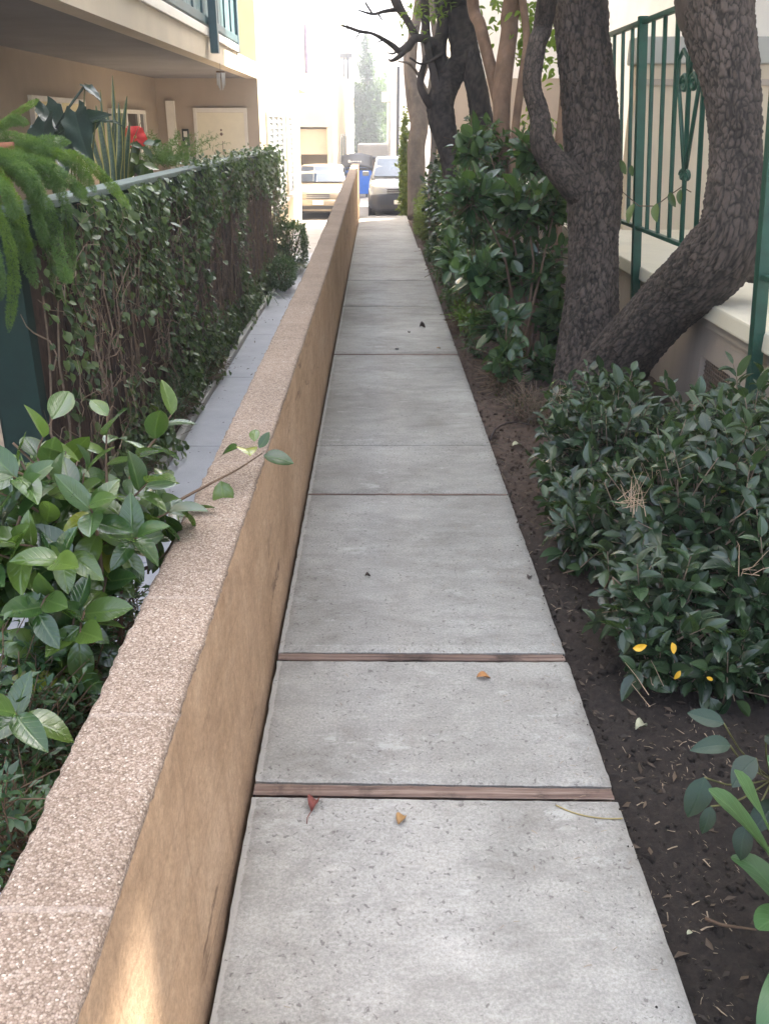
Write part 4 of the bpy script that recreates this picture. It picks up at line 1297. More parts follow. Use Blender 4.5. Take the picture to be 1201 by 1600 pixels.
def bigleaves(parent, specs, mat, stalkmat, origin):
    for tip, base, nrm_, w in specs:
        mb = MB(); vs, fs, uv = bigleaf(tip - origin, base - origin, nrm_, w); mb.add(vs, fs, 0, True)
        o = mb.build('leaf', mat, parent)
        l = o.data.uv_layers.new(name='UVMap')
        for lp in o.data.loops: l.data[lp.index].uv = uv[lp.vertex_index]
    mb = MB()
    for tip, base, nrm_, w in specs:
        b = base - origin
        mb.tube(catmull([np.array([b[0] * .1, b[1] * .1, 0.25]), b * .6 + np.array([0, 0, .12]), b], 9), [.011 * (1 - .06 * i) for i in range(9)], 6)
    mb.build('stalks', stalkmat, parent)


V3 = lambda a, b, d: np.array(P(a, b, d))
bigleaves(ph, [
    (V3(104, 225, 6.15), V3(72, 165, 6.35), (.3, -.8, .4), 0.22), (V3(150, 165, 5.95), V3(95, 205, 6.25), (.1, -.9, .6), 0.20),
    (V3(128, 240, 5.85), V3(118, 175, 6.15), (-.2, -.8, .5), 0.24), (V3(160, 172, 6.05), V3(125, 215, 6.15), (.3, -.6, .8), 0.16),
    (V3(40, 205, 6.15), V3(80, 200, 6.25), (-.2, -.7, .6), 0.2), (V3(60, 250, 5.95), V3(70, 190, 6.15), (-.3, -.8, .3), 0.26),
    (V3(157, 147, 6.15), V3(133, 134, 6.25), (.2, -.4, .9), 0.09), (V3(95, 262, 5.95), V3(112, 215, 6.15), (.0, -.9, .3), 0.22), (V3(185, 178, 5.85), V3(150, 190, 6.05), (0, -.3, 1), .07)], M['elephant'], M['greentwig'], PHo)
mb = MB(); mb.tube(catmull([V3(88, 200, 6.25) - PHo, V3(110, 165, 6.20) - PHo, V3(133, 134, 6.25) - PHo], 8), .009, 6); mb.build('shoot', M['elephant'], ph)
mb = MB(); mb.lathe([(0, 0), (.17, 0), (.22, .34), (.24, .34), (.24, .40), (.21, .40), (.2, .36), (0, .36)], (0, 0, 0), 24); mb.build('pot', M['terracotta'], ph)

# snake plant
sn = thing('snake_plant', 'upright snake plant with yellow edged leaves behind the fence cap', 'plant', (*P(175, 280, 7.2)[:2], -0.3))
SNo = np.array(sn.location)
lv = []
for (bx, by), (mx, my), (tx, ty), w in [((186, 280), (180, 200), (176, 118), 0.0438), ((178, 280), (172, 215), (168, 175), 0.0500), ((190, 280), (192, 215), (199, 150), 0.0625), ((170, 285), (160, 220), (150, 165), 0.0625),
                                       ((196, 285), (200, 230), (203, 190), 0.0562), ((165, 285), (150, 240), (140, 190), 0.0625), ((184, 285), (188, 240), (186, 160), 0.0688), ((176, 285), (174, 240), (178, 190), 0.0625), ((160, 285), (163, 235), (157, 140), 0.0438), ((200, 285), (208, 225), (225, 180), 0.0150)]:
    d = 7.1 + RNG.normal() * .08
    lv.append(([V3(bx, by + 60, d) - SNo, V3(bx, by, d) - SNo, V3(mx, my, d) - SNo, V3(tx, ty, d) - SNo], w, .35))
straps('leaves', lv, M['snake'], sn)
mb = MB(); mb.lathe([(0, 0), (.15, 0), (.19, .8), (.21, .8), (.21, .86), (.18, .86), (.17, .82), (0, .82)], (0, 0, 0), 24); mb.build('pot', M['terracotta'], sn)

# red flower plant
hb = thing('hibiscus', 'plant with one large red flower above the fence cap', 'flower', (*P(216, 290, 7.9)[:2], -0.3))
HBo = np.array(hb.location)
fc = V3(211, 216, 7.7) - HBo
fnr = unit(np.array([.35, -1, .25])); e1 = unit(np.cross(fnr, [0, 0, 1])); e2 = np.cross(e1, fnr)
mb = MB()
for k in range(5):
    a = k * 1.2566 + .3
    d = e1 * math.cos(a) + e2 * math.sin(a); x = np.cross(d, fnr)
    R = .095
    mb.grid(lambda u, v: tuple(fc + d * R * v + x * (u - .5) * 2 * R * .62 * math.sin(min(1, v * .9 + .08) * math.pi * .62) + fnr * (.012 + R * (.55 * v - .55 * v * v) + .006 * math.sin(u * 9 + k) * v + .004 * k % .003)), 8, 8)
fl = mb.build('flower', M['red'], hb)
mb = MB(); mb.tube([tuple(fc), tuple(fc + fnr * .06)], [.005, .004], 6)
for k in range(7): mb.lathe([(0, -.005), (.005, 0), (0, .005)], tuple(fc + fnr * (.045 + .005 * (k % 3)) + e1 * .01 * math.cos(k) + e2 * .01 * math.sin(k)), 6)
mb.build('stamen', M['stamen'], fl)
mb = MB(); mb.tube(catmull([(0, 0, .3), fc * .5 + np.array([0, 0, .25]), fc - fnr * .02], 8), .006, 6); mb.build('stem', M['greentwig'], hb)
pos, dr, nr = [], [], []
for i in range(26):
    p = V3(200 + RNG.uniform(0, 40), 225 + RNG.uniform(0, 60), 7.75 + RNG.normal() * .1) - HBo
    pos.append(p); dr.append(unit(np.array([RNG.normal() * .6, -.3 + RNG.normal() * .4, RNG.normal() * .6]))); nr.append((0.2, -.6, .8))
scatter('leaves', T_CAM, pos, dr, nr, RNG.uniform(.10, .18, 26), M['camellia'], hb)
mb = MB(); mb.lathe([(0, 0), (.14, 0), (.18, .3), (.2, .3), (.2, .36), (.17, .36), (.16, .32), (0, .32)], (0, 0, 0), 24); mb.build('pot', M['terracotta'], hb)
# feathery fern further back with terracotta trough
ff = thing('feathery_fern', 'soft feathery green fern in a terracotta trough behind the fence', 'fern', (*P(262, 250, 8.6)[:2], -0.3))
FFo = np.array(ff.location)
pos, dr, nr, sz = [], [], [], []
for k in range(46):
    b = V3(262 + RNG.normal() * 18, 258, 8.6 + RNG.normal() * .25) - FFo
    tip = b + np.array([RNG.normal() * .22, RNG.normal() * .22, RNG.uniform(.06, .32)])
    for s in np.linspace(0.05, 1, 70):
        p = b + (tip - b) * s + np.array([0, 0, .1 * s * (1 - s)]); pos.append(p); dr.append(unit(RNG.normal(size=3) + (tip - b))); nr.append(rand_dir()); sz.append(RNG.uniform(.03, .07) * (1.1 - .6 * s))
scatter('fronds', T_NDL, pos, dr, nr, sz, M['fern'], ff, smooth=False)
mb = MB(); mb.bbox(-.5, .35, -.16, .16, .0, 1.32, .02); mb.build('trough', M['terracotta'], ff)

# ================================================================== NEAR-LEFT CAMELLIA
cm = thing('camellia', 'glossy camellia bush leaning over the low wall at the near left', 'shrub', (-0.92, 1.75, ZL))
CMo = np.array(cm.location)
# shoots given as pixel polylines (px,py,D); leaves along the last part
sh_ = [([(130, 900, 1.95), (118, 800, 1.95), (60, 720, 1.95), (82, 655, 1.95)], 7), ([(165, 900, 2.0), (168, 790, 2.05), (166, 715, 2.1), (168, 650, 2.1)], 8), ([(200, 860, 2.1), (205, 740, 2.15), (240, 690, 2.25), (268, 648, 2.3)], 8),
       ([(190, 860, 2.0), (260, 795, 2.1), (330, 755, 2.2), (372, 733, 2.3), (410, 708, 2.35)], 0), ([(120, 880, 1.9), (60, 800, 1.85), (0, 770, 1.8)], 7), ([(150, 860, 1.9), (120, 780, 1.88), (90, 760, 1.85)], 8),
       ([(150, 880, 1.95), (190, 800, 1.95), (230, 755, 1.95)], 9), ([(170, 880, 2.0), (230, 820, 2.0), (275, 795, 2.05)], 9), ([(130, 900, 1.85), (70, 860, 1.8), (25, 850, 1.75)], 8), ([(130, 900, 1.85), (110, 870, 1.8), (85, 880, 1.72)], 8),
       ([(160, 900, 1.9), (150, 820, 1.85), (140, 790, 1.8)], 8), ([(180, 900, 1.95), (200, 850, 1.9), (215, 840, 1.85)], 8), ([(130, 950, 1.85), (80, 930, 1.75), (60, 960, 1.7)], 8), ([(150, 950, 1.85), (130, 960, 1.78), (125, 1000, 1.72)], 8),
       ([(100, 900, 1.85), (40, 880, 1.8), (-20, 860, 1.75)], 7), ([(120, 850, 1.9), (40, 760, 1.85), (20, 745, 1.8)], 7), ([(60, 1150, 1.6), (30, 1125, 1.55), (25, 1115, 1.5)], 6), ([(160, 1000, 1.9), (110, 1040, 1.8), (90, 1060, 1.75)], 7), ([(200, 900, 2.05), (255, 870, 2.1), (292, 800, 2.15)], 6),
       ([(180, 880, 2.1), (215, 800, 2.2), (255, 760, 2.25)], 8), ([(100, 900, 1.9), (60, 830, 1.9), (20, 820, 1.85)], 8)]
pos, dr, nr, sz = [], [], [], []
mb = MB()
for pts, nl in sh_:
    c = catmull([V3(*p) for p in pts], 14)
    mb.tube([tuple(p - CMo) for p in c], [.0055 * (1 - .055 * i) for i in range(14)], 6)
    out = unit(c[-1] - c[-3])
    a0 = RNG.uniform(0, 6.28)
    e1 = unit(np.cross(out, [.3, .2, 1])); e2 = np.cross(out, e1)
    for i in range(nl):
        f_ = i / max(nl - 1, 1); p = c[int(13 - f_ * 8)]
        a = a0 + i * 2.4; lat = e1 * math.cos(a) + e2 * math.sin(a); op = .75 + .75 * f_
        pos.append(p); dr.append(unit(out * math.cos(op) + lat * math.sin(op) + np.array([0, 0, -.1]))); nr.append(unit(out * .5 + np.array([0.1, -.25, 1]) + RNG.normal(size=3) * .25)); sz.append(RNG.uniform(.066, .104))
# the tip over the wall
for (tx, ty, td), (dx, dz, dy), s in [((372, 700, 2.32), (-.35, -.1, .2), .08), ((385, 700, 2.32), (.1, .3, -.8), .085), ((405, 700, 2.34), (.4, .5, .3), .05), ((412, 712, 2.35), (1, -.15, .0), .08), ((345, 752, 2.25), (.25, -.9, -.5), .085), ((398, 690, 2.34), (-.1, .4, .5), .05)]:
    pos.append(V3(tx, ty, td)); dr.append(unit(np.array([dx, dy, dz]))); nr.append(np.array([0.1, -.5, .9])); sz.append(s)
# fuller interior
p2, d2, n2, tw = shoots([(V3(110, 830, 1.95), (.20, .2, .14)), (V3(20, 870, 1.85), (.2, .2, .18)), (V3(100, 980, 1.85), (.16, .2, .16)), (V3(230, 820, 2.1), (.13, .2, .10)), (V3(60, 760, 2.0), (.18, .2, .08))], 62, (5, 7), (.4, 1), .5, -9, .09)
pos += list(p2); dr += list(d2); nr += list(n2); sz += list(RNG.uniform(.060, .092, len(p2)))
scatter('foliage', T_CAM, np.array(pos) - CMo, dr, nr, sz, M['camellia'], cm, arch=(-.45, .0), curl=.18)
for t_ in tw: mb.tube([tuple(np.array(q) - CMo) for q in t_][::-1], [.003, .0025, .002], 5)
for k in range(6):
    tgt = V3(130 + 12 * k, 900, 1.9) - CMo
    mb.tube(catmull([np.array([RNG.normal() * .04, RNG.normal() * .04, -.02]), tgt * .5 + RNG.normal(size=3) * .05, tgt], 10), [.009 * (1 - .06 * i) for i in range(10)], 7)
mb.build('stems', M['twig'], cm)
shrub('small_leaved_shrub', 'dark small-leaved shrub against the low wall below the camellia', 'shrub', (-0.82, 1.35, ZL), [(V3(30, 1180, 1.65), (.18, .25, .22)), (V3(110, 1080, 1.85), (.16, .25, .22)), (V3(15, 1330, 1.45), (.14, .2, .24)), (V3(170, 990, 2.1), (.14, .3, .22)), (V3(-60, 1100, 1.7), (.25, .3, .25)), (V3(90, 1180, 1.75), (.10, .2, .2))], 900, (6, 9), .024, T_SML, M['box'], stems=18, stem_r=.006, twiglen=.07)

# ================================================================== RIGHT SIDE BUILT THINGS
TX = 1.78
ZT = 0.66
tr_ = thing('terrace', 'raised terrace with cream ledge and greige base wall behind the trees', 'terrace', (TX, 4, -0.1))
TO = Vector((TX, 4, -0.1))
def tb_(mb, name, mat, parent=tr_):
    mb.v = [tuple(Vector(v) - TO) for v in mb.v]; return mb.build(name, mat, parent)
VY0, VY1, VZ0, VZ1 = 4.42, 4.86, 0.10, 0.34
mb = MB()
mb.box(TX, 4.5, -1, VY0, -0.3, ZT - .16); mb.box(TX, 4.5, VY1, 20, -0.3, ZT - .16)
mb.box(TX, 4.5, VY0, VY1, -0.3, VZ0); mb.box(TX, 4.5, VY0, VY1, VZ1, ZT - .16)
tb_(mb, 'base_wall', M['terrace'])
mb = MB(); mb.bbox(TX - .02, TX + .10, -1, 20, ZT - .159, ZT - .09, .012); tb_(mb, 'moulding', M['terrace'])
mb = MB(); mb.bbox(TX - .07, 4.5, -1, 20, ZT - .089, ZT, .012); tb_(mb, 'ledge', M['ledge'])
mb = MB(); mb.box(TX + .10, TX + .2, VY0 + .002, VY1 - .002, VZ0 + .002, VZ1 - .002); vent = tb_(mb, 'vent', M['cavity'])
mb = MB()
for k in range(15): y = VY0 + .01 + k * (VY1 - VY0 - .02) / 14; mb.box(TX + .03, TX + .036, y - .0035, y + .0035, VZ0 + .002, VZ1 - .002)
for k in range(10): z = VZ0 + .01 + k * (VZ1 - VZ0 - .02) / 9; mb.box(TX + .026, TX + .029, VY0 + .002, VY1 - .002, z - .0035, z + .0035)
tb_(mb, 'vent_mesh', M['iron_vent'], vent)
# porch wall facing us and the pale house behind, its unseen top shaped to block sun
pw = thing('porch_wall', 'beige stucco porch wall with grey cap beyond the green iron fence', 'wall', (2.4, 8.2, ZT))
mb = MB(); mb.box(-.25, 3.6, 0, .2, 0, 1.30); mb.build('wall_face', M['porch'], pw)
mb = MB(); mb.bbox(-.29, 3.6, -.05, .25, 1.302, 1.50, .015); mb.build('cap', M['porch_cap'], pw)
mb = MB(); mb.bbox(-.27, 3.6, -.03, -.002, 1.14, 1.19, .01); mb.build('band', M['terrace'], pw)
rb = thing('pale_house_and_blockers', 'pale stucco house beyond the right hand terrace with unseen upper blocks added to shade the path', 'house', (5, 10, ZT))
mb = MB(); mb.box(-.9, 6, 2.0, 10.25, -.6, 13.5); mb.box(0.3, .9, -3.52, 1.998, -.6, 13.5); mb.box(0.3, .42, -8, -3.522, 9.68, 13.5); mb.box(0.3, 6, -12, -2.852, -.6, 8.4); mb.build('wall', M['white'], rb)  # height, notch and thin parapet above view shaped for the shade and sun patch
mb = MB(); mb.bbox(-1.0, 6.2, 1.7, 10.3, 13.5, 13.7, .02); mb.bbox(0.2, .95, -8, 1.698, 13.5, 13.7, .02); mb.build('roof', M['trim'], rb)  # roof over the unseen blocks added to shade the path
mb = MB(); mb.bbox(0.2, 6.2, -12.1, -2.91, 8.4, 8.55, .02); mb.build('roof', M['trim'], rb)  # roof of the low block, kept down to let the sun patch through
mb = MB(); mb.bbox(.27, .298, -2.6, -1.5, .9, 2.6, .006); w_ = mb.build('window', M['trim'], rb)
mb = MB(); mb.box(.262, .2685, -2.5, -1.6, 1.0, 2.5); mb.build('pane', M['glass'], w_)
# shaded neighbour wall further on
nb = thing('neighbour_house', 'beige shaded house wall behind the brown tree trunks on the right', 'house', (1.5, 20.7, -0.6))
mb = MB(); mb.box(.1, 7, 0, 8, 0, 3.0); mb.build('lower_wall', M['terrace'], nb)
mb = MB(); mb.box(.1, 7, -.03, 8, 3.002, 7); mb.build('upper_wall', M['white'], nb)
mb = MB(); mb.bbox(.0, 7.1, -.35, 8.2, 7.0, 7.2, .02); mb.build('roof', M['trim'], nb)

# green iron fence
IX = 1.66
fi = thing('iron_fence', 'green iron fence with scroll panels standing before the cream terrace', 'fence', (IX, 4.0, -0.05))
LEAN = -0.085
def fxy(y, z): return (IX - TO.x * 0 + LEAN * (z - 1.0) - IX, y - 4.0, z + 0.05)
def bar(mb, y, z0, z1, w=.014, d=None):
    a, b = fxy(y, z0), fxy(y, z1); h = w / 2
    vs = [(a[0] + sx * h, a[1] + sy * h, a[2]) for sx, sy in ((-1, -1), (1, -1), (1, 1), (-1, 1))] + [(b[0] + sx * h, b[1] + sy * h, b[2]) for sx, sy in ((-1, -1), (1, -1), (1, 1), (-1, 1))]
    mb.add(vs, [(3, 2, 1, 0), (4, 5, 6, 7), (0, 1, 5, 4), (1, 2, 6, 5), (2, 3, 7, 6), (3, 0, 4, 7)])
ZB, ZTp = 0.90, 2.06
def railseg(mb, y0, y1, z, w, h):
    a, b = fxy(y0, z), fxy(y1, z)
    mb.bbox(a[0] - w / 2, a[0] + w / 2, a[1], b[1], a[2] - h / 2, a[2] + h / 2, .004)
POSTS = (3.97, 6.0, 7.9)
for (y0, y1) in ((2.2, 3.94), (4.72, 5.97), (6.03, 7.87)):
    mb = MB(); railseg(mb, y0, y1, ZTp, .035, .028); mb.build('top_rail', M['green_iron'], fi)
    mb = MB(); railseg(mb, y0, y1, ZB, .035, .022); mb.build('bottom_rail', M['green_iron'], fi)
for y in POSTS:
    mb = MB(); bar(mb, y, -0.08, ZTp + .03, .05); mb.build('post', M['green_iron'], fi)
nb_ = 0
SCR = (5.09, 3.0, 7.05)
bars = [6.0 - .2275 * k for k in range(-8, 17) if k not in (0, 9)]
bars = [y for y in bars if not 3.98 < y < 4.72 and all(abs(y - p) > .08 for p in POSTS)]
for y in bars:
    mb = MB(); bar(mb, y, ZB + .012, ZTp - .015, .020); mb.build('baluster', M['green_iron'], fi)
def ribbon_yz(mb, pts, w=.012):
    """flat iron scroll in the fence plane; pts (y,z)"""
    vs = [Vector(fxy(a, b)) for a, b in pts]; mb.tube(vs, w / 2, 6)
for yc in SCR:
    mb = MB()
    for s in (-1, 1):
        ribbon_yz(mb, [(yc + s * .012, 1.27), (yc + s * .10, 1.52), (yc + s * .185, 1.74), (yc + s * .18, 1.82), (yc + s * .11, 1.86), (yc + s * .04, 1.82), (yc + s * .015, 1.74)], .022)
        ribbon_yz(mb, [(yc + s * .075 + .06 * math.cos(a) * (1 - a / 14), 1.70 + .045 * math.sin(a) * (1 - a / 14)) for a in np.linspace(0, 8.5, 22)], .024)
        ribbon_yz(mb, [(yc + s * .045 + .036 * math.cos(a) * (1 - a / 12), 1.255 + .028 * math.sin(a) * (1 - a / 12)) for a in np.linspace(0, 7, 18)], .02)
    mb.build('scroll', M['green_iron'], fi)
mb = MB(); mb.bbox(-.06, .09, -.03 - .06, -.03 - .025, .0, .36, .004); mb.build('gate_bracket', M['green_iron'], fi)
# trailing vine leaves through the fence
vn = thing('trailing_vine', 'thin vine with a few broad leaves threaded through the iron fence bars', 'vine', tuple(P(975, 300, 5.9)))
VO = np.array(vn.location)
ps = [(968, 250, 5.6), (990, 318, 5.4), (1025, 318, 5.0), (1045, 300, 4.9), (1062, 296, 4.8), (985, 258, 5.5)]
mb = MB(); mb.tube([tuple(V3(*p) - VO + np.array([.05, 0, 0])) for p in [(960, 300, 5.8), (985, 322, 5.4), (1010, 322, 5.2), (1030, 306, 5.0), (1050, 292, 4.85), (1064, 300, 4.75)]], .003, 5); mb.build('stem', M['twig'], vn)
scatter('leaves', T_RND, [V3(*p) - VO for p in ps], [(RNG.normal() * .4, -.4, -.8) for p in ps], [(-.8, -.5, .4)] * len(ps), [.10, .12, .10, .09, .08, .07], M['ivy'], vn)

# ================================================================== TREES
# T1 near oak trunk
t1 = thing('oak_tree', 'thick straight oak trunk with rugged bark and a crooked left branch', 'tree', tuple(P(915, 610, 5.65)))
main = px_limb([(912, 650, 5.62, 128), (914, 590, 5.64, 104), (920, 500, 5.68, 90), (925, 400, 5.7, 80), (927, 320, 5.7, 84), (926, 240, 5.7, 84), (915, 120, 5.7, 84), (903, 0, 5.7, 84)])
main += px_limb([(898, -50, 5.7, 84)])
mup = px_limb([(905, 20, 5.7, 80), (898, -50, 5.7, 82)]) + [(Vector((1.18, 6.35, 3.3)), .165), (Vector((1.0, 6.5, 4.8)), .12), (Vector((0.8, 6.6, 6.3)), .06)]
br = px_limb([(922, 320, 5.7, 46), (890, 282, 5.6, 48), (858, 245, 5.55, 40), (846, 222, 5.5, 36), (842, 180, 5.5, 32), (830, 130, 5.5, 30), (838, 70, 5.5, 30), (852, 15, 5.5, 31)])
br += [(Vector((1.0, 5.6, 3.0)), .06), (Vector((.7, 5.4, 4.3)), .04), (Vector((0.4, 5.3, 5.4)), .02)]
lim2 = [(Vector((1.1, 6.45, 3.9)), .09), (Vector((1.9, 6.9, 4.8)), .07), (Vector((2.6, 7.3, 5.8)), .03)]
trunk_obj('trunk', [(main, dict(ring=190, step=.0062, crack=.013, cell=.028, stretch=.36)), (mup, dict(ring=40, step=.04, crack=.010, cell=.04)), (br, dict(ring=80, step=.008, crack=.005, cell=.02, stretch=.4)), (lim2, dict(ring=16, step=.06))], M['bark_oak'], t1)
crown(t1, [((1.2, 6.3, 5.6), (2.4, 2.4, 1.3)), ((.2, 5.2, 5.3), (1.8, 1.8, 1.0)), ((2.4, 7.2, 5.8), (2.0, 2.0, 1.2))], 650, .15, M['canopy'])
# T2 twisting neighbour, grown round the iron fence
t2 = thing('oak_tree', 'twisting oak whose thick low limb bends up beside the iron fence', 'tree', tuple(P(960, 600, 5.35)))
m2 = px_limb([(925, 640, 5.4, 120), (958, 575, 5.3, 105), (1005, 515, 5.05, 98), (1055, 462, 4.8, 104), (1105, 418, 4.55, 118), (1138, 372, 4.4, 112), (1148, 320, 4.35, 92), (1149, 260, 4.35, 78), (1148, 200, 4.35, 76), (1138, 120, 4.35, 88), (1124, 50, 4.35, 106), (1116, 0, 4.35, 118)])
m2 += px_limb([(1112, -50, 4.35, 120)])
m2u = px_limb([(1118, 10, 4.35, 106), (1112, -50, 4.35, 118)]) + [(Vector((1.64, 4.9, 2.5)), .18), (Vector((1.75, 5.0, 3.4)), .15), (Vector((1.9, 5.1, 4.7)), .09), (Vector((2.0, 5.2, 5.8)), .04)]
st2 = px_limb([(1140, 395, 4.45, 90), (1172, 402, 4.5, 72), (1190, 420, 4.6, 50), (1196, 432, 4.62, 20)])
br2 = px_limb([(1118, 20, 4.35, 90), (1085, -20, 4.3, 60)]) + [(Vector((1.3, 4.6, 3.2)), .07), (Vector((.7, 4.3, 4.6)), .04), (Vector((.3, 4.2, 5.4)), .02)]
trunk_obj('trunk', [(m2, dict(ring=190, step=.0062, crack=.013, cell=.030, stretch=.45)), (m2u, dict(ring=40, step=.04, crack=.010, cell=.04)), (st2, dict(ring=80, step=.008, crack=.008, cell=.03)), (br2, dict(ring=24, step=.04))], M['bark_oak'], t2)
crown(t2, [((1.8, 4.8, 5.4), (2.2, 2.2, 1.1)), ((.6, 3.8, 5.2), (1.9, 1.9, 1.0)), ((3.3, 2.2, 5.4), (1.4, 1.4, .9))], 480, .15, M['canopy'])
# T3 dark forked tree
t3 = thing('dark_tree', 'dark forked tree with two crossing trunks rising out of the shrubs', 'tree', tuple(P(712, 420, 9.4)))
a3 = px_limb([(714, 430, 9.3, 30), (712, 350, 9.3, 28), (708, 290, 9.3, 30), (702, 240, 9.3, 36), (690, 185, 9.3, 40), (690, 150, 9.3, 40), (706, 118, 9.3, 38), (722, 90, 9.3, 40), (718, 40, 9.3, 48), (706, 0, 9.3, 56)]) + [(Vector((.75, 9.6, 3.6)), .17), (Vector((.6, 9.7, 5)), .09), (Vector((.5, 9.7, 6)), .04)]
b3 = px_limb([(800, 420, 9.6, 34), (780, 320, 9.5, 34), (764, 240, 9.4, 35), (752, 180, 9.35, 34), (740, 120, 9.3, 36), (728, 70, 9.3, 36), (722, 20, 9.3, 30)])
c3 = px_limb([(690, 170, 9.3, 24), (676, 110, 9.2, 12), (668, 70, 9.2, 13), (664, 20, 9.2, 14), (662, -20, 9.2, 12)])
d3 = px_limb([(678, 172, 9.3, 16), (664, 152, 9.2, 12), (656, 128, 9.2, 10), (666, 88, 9.2, 8)])
e3 = px_limb([(690, 118, 9.3, 26), (684, 80, 9.3, 24), (692, 40, 9.3, 22), (690, 0, 9.3, 20)])
trunk_obj('trunk', [(a3, dict(ring=36, step=.03, crack=.010, cell=.05)), (b3, dict(ring=36, step=.03, crack=.010, cell=.05)), (c3, dict(ring=14, step=.04)), (d3, dict(ring=14, step=.04)), (e3, dict(ring=20, step=.04, crack=.006, cell=.05))], M['bark_dark'], t3, rough=.06)
f3 = [px_limb([(690, 74, 9.3, 20), (668, 62, 9.2, 16), (648, 60, 9.05, 11), (636, 74, 9.0, 12), (624, 80, 8.9, 9), (614, 72, 8.85, 8), (596, 60, 8.7, 6), (580, 52, 8.6, 4), (562, 49, 8.5, 5), (545, 43, 8.5, 5), (528, 38, 8.4, 1)]),
      px_limb([(636, 72, 9.0, 9), (628, 84, 8.9, 7), (618, 92, 8.9, 5), (610, 95, 8.9, 3), (606, 91, 8.9, 1)]), px_limb([(622, 78, 8.9, 4), (614, 84, 8.9, 3), (604, 82, 8.9, 1)]), px_limb([(648, 62, 9.05, 5), (644, 50, 9.05, 3), (652, 40, 9.05, 1)]), px_limb([(600, 62, 8.72, 3), (590, 66, 8.7, 2), (584, 70, 8.7, 1)]), px_limb([(562, 50, 8.55, 3), (556, 60, 8.5, 2), (551, 62, 8.5, 1)]),
      px_limb([(650, 60, 9.1, 16), (634, 30, 9.1, 14), (620, 8, 9.1, 18), (612, -20, 9.1, 20)]),
      px_limb([(620, 15, 9.1, 6), (600, 18, 9.0, 5), (582, 22, 8.9, 4), (560, 16, 8.8, 2)]), px_limb([(582, 22, 8.9, 3), (573, 8, 8.9, 3), (570, 2, 8.9, 2)]), px_limb([(590, 20, 8.9, 3), (596, 30, 8.9, 2), (600, 34, 8.9, 1)]),
      px_limb([(690, 85, 9.2, 6), (660, 100, 9.1, 5), (640, 90, 9.0, 4)])]
trunk_obj('branch', [(f, dict(ring=9, step=.03)) for f in f3], M['bark_dark'], t3, rough=.16)
crown(t3, [((.5, 9.6, 5.6), (2.3, 2.3, 1.2)), ((-.3, 10.5, 5.4), (1.8, 2.2, 1.0)), ((2.0, 10, 5.6), (1.8, 2.2, 1.2))], 550, .16, M['canopy'])
# few leaves in view near the fork
lp, ld, ln_ = [], [], []
for i in range(150):
    a, b = RNG.choice([0, 1, 2], p=[.5, .25, .25]), 0
    cx, cy = [(668, 12), (648, 40), (690, 10)][a]
    lp.append(V3(cx + RNG.normal() * 16, cy + RNG.normal() * 12, 9.1 + RNG.normal() * .15) - np.array(t3.location)); ld.append(rand_dir()); ln_.append((0.1, -.3, 1))
scatter('leaf_sprays', T_SML, lp, ld, ln_, RNG.uniform(.05, .10, 150), M['lime'], t3)
# T4 far tan trunk
t4 = thing('grey_barked_tree', 'smooth grey forked tree standing furthest along the path edge', 'tree', tuple(P(652, 330, 15)))
a4 = px_limb([(652, 340, 15, 32), (650, 280, 15, 29), (650, 230, 15, 30), (655, 190, 15, 27), (648, 150, 15, 20), (641, 110, 15, 17), (645, 60, 15, 17), (655, 0, 15, 15)]) + [(Vector((.8, 15.5, 4.6)), .06), (Vector((1, 15.7, 6)), .03)]
b4 = px_limb([(652, 215, 15, 22), (662, 160, 15, 14), (656, 130, 15, 13), (665, 95, 15, 12), (662, 50, 15, 11), (672, 0, 15, 11)])
c4 = px_limb([(650, 205, 15, 12), (642, 170, 15, 11), (636, 130, 15, 9), (633, 80, 15, 7)])
trunk_obj('trunk', [(a4, dict(ring=28, step=.05)), (b4, dict(ring=20, step=.05)), (c4, dict(ring=16, step=.05))], M['bark_grey'], t4, rough=.05)
crown(t4, [((.9, 15.5, 6.2), (2.0, 2.2, 1.3)), ((2.2, 15, 5.6), (1.8, 2, 1.2))], 400, .17, M['canopy'])
t6 = thing('slim_tree', 'slim pale trunk between the grey barked tree and the dark forked tree', 'tree', tuple(P(676, 360, 12)))
a6 = px_limb([(676, 380, 12, 13), (674, 290, 12, 12), (678, 220, 12, 11), (672, 150, 12, 11), (681, 80, 12, 10), (676, 20, 12, 10), (684, -30, 12, 9)]) + [(Vector((1.0, 12.6, 4.2)), .04), (Vector((1.1, 12.7, 5.6)), .02)]
b6 = px_limb([(676, 235, 12, 9), (690, 190, 12, 8), (700, 140, 12, 8), (698, 90, 12, 7)])
c6 = px_limb([(674, 160, 12, 7), (655, 120, 11.9, 5), (640, 100, 11.8, 4), (622, 96, 11.7, 2)])
trunk_obj('trunk', [(a6, dict(ring=18, step=.05)), (b6, dict(ring=12, step=.05)), (c6, dict(ring=8, step=.05))], M['bark_grey'], t6, rough=.06)
crown(t6, [((1.1, 12.7, 5.6), (1.4, 1.6, .9))], 200, .16, M['canopy'])
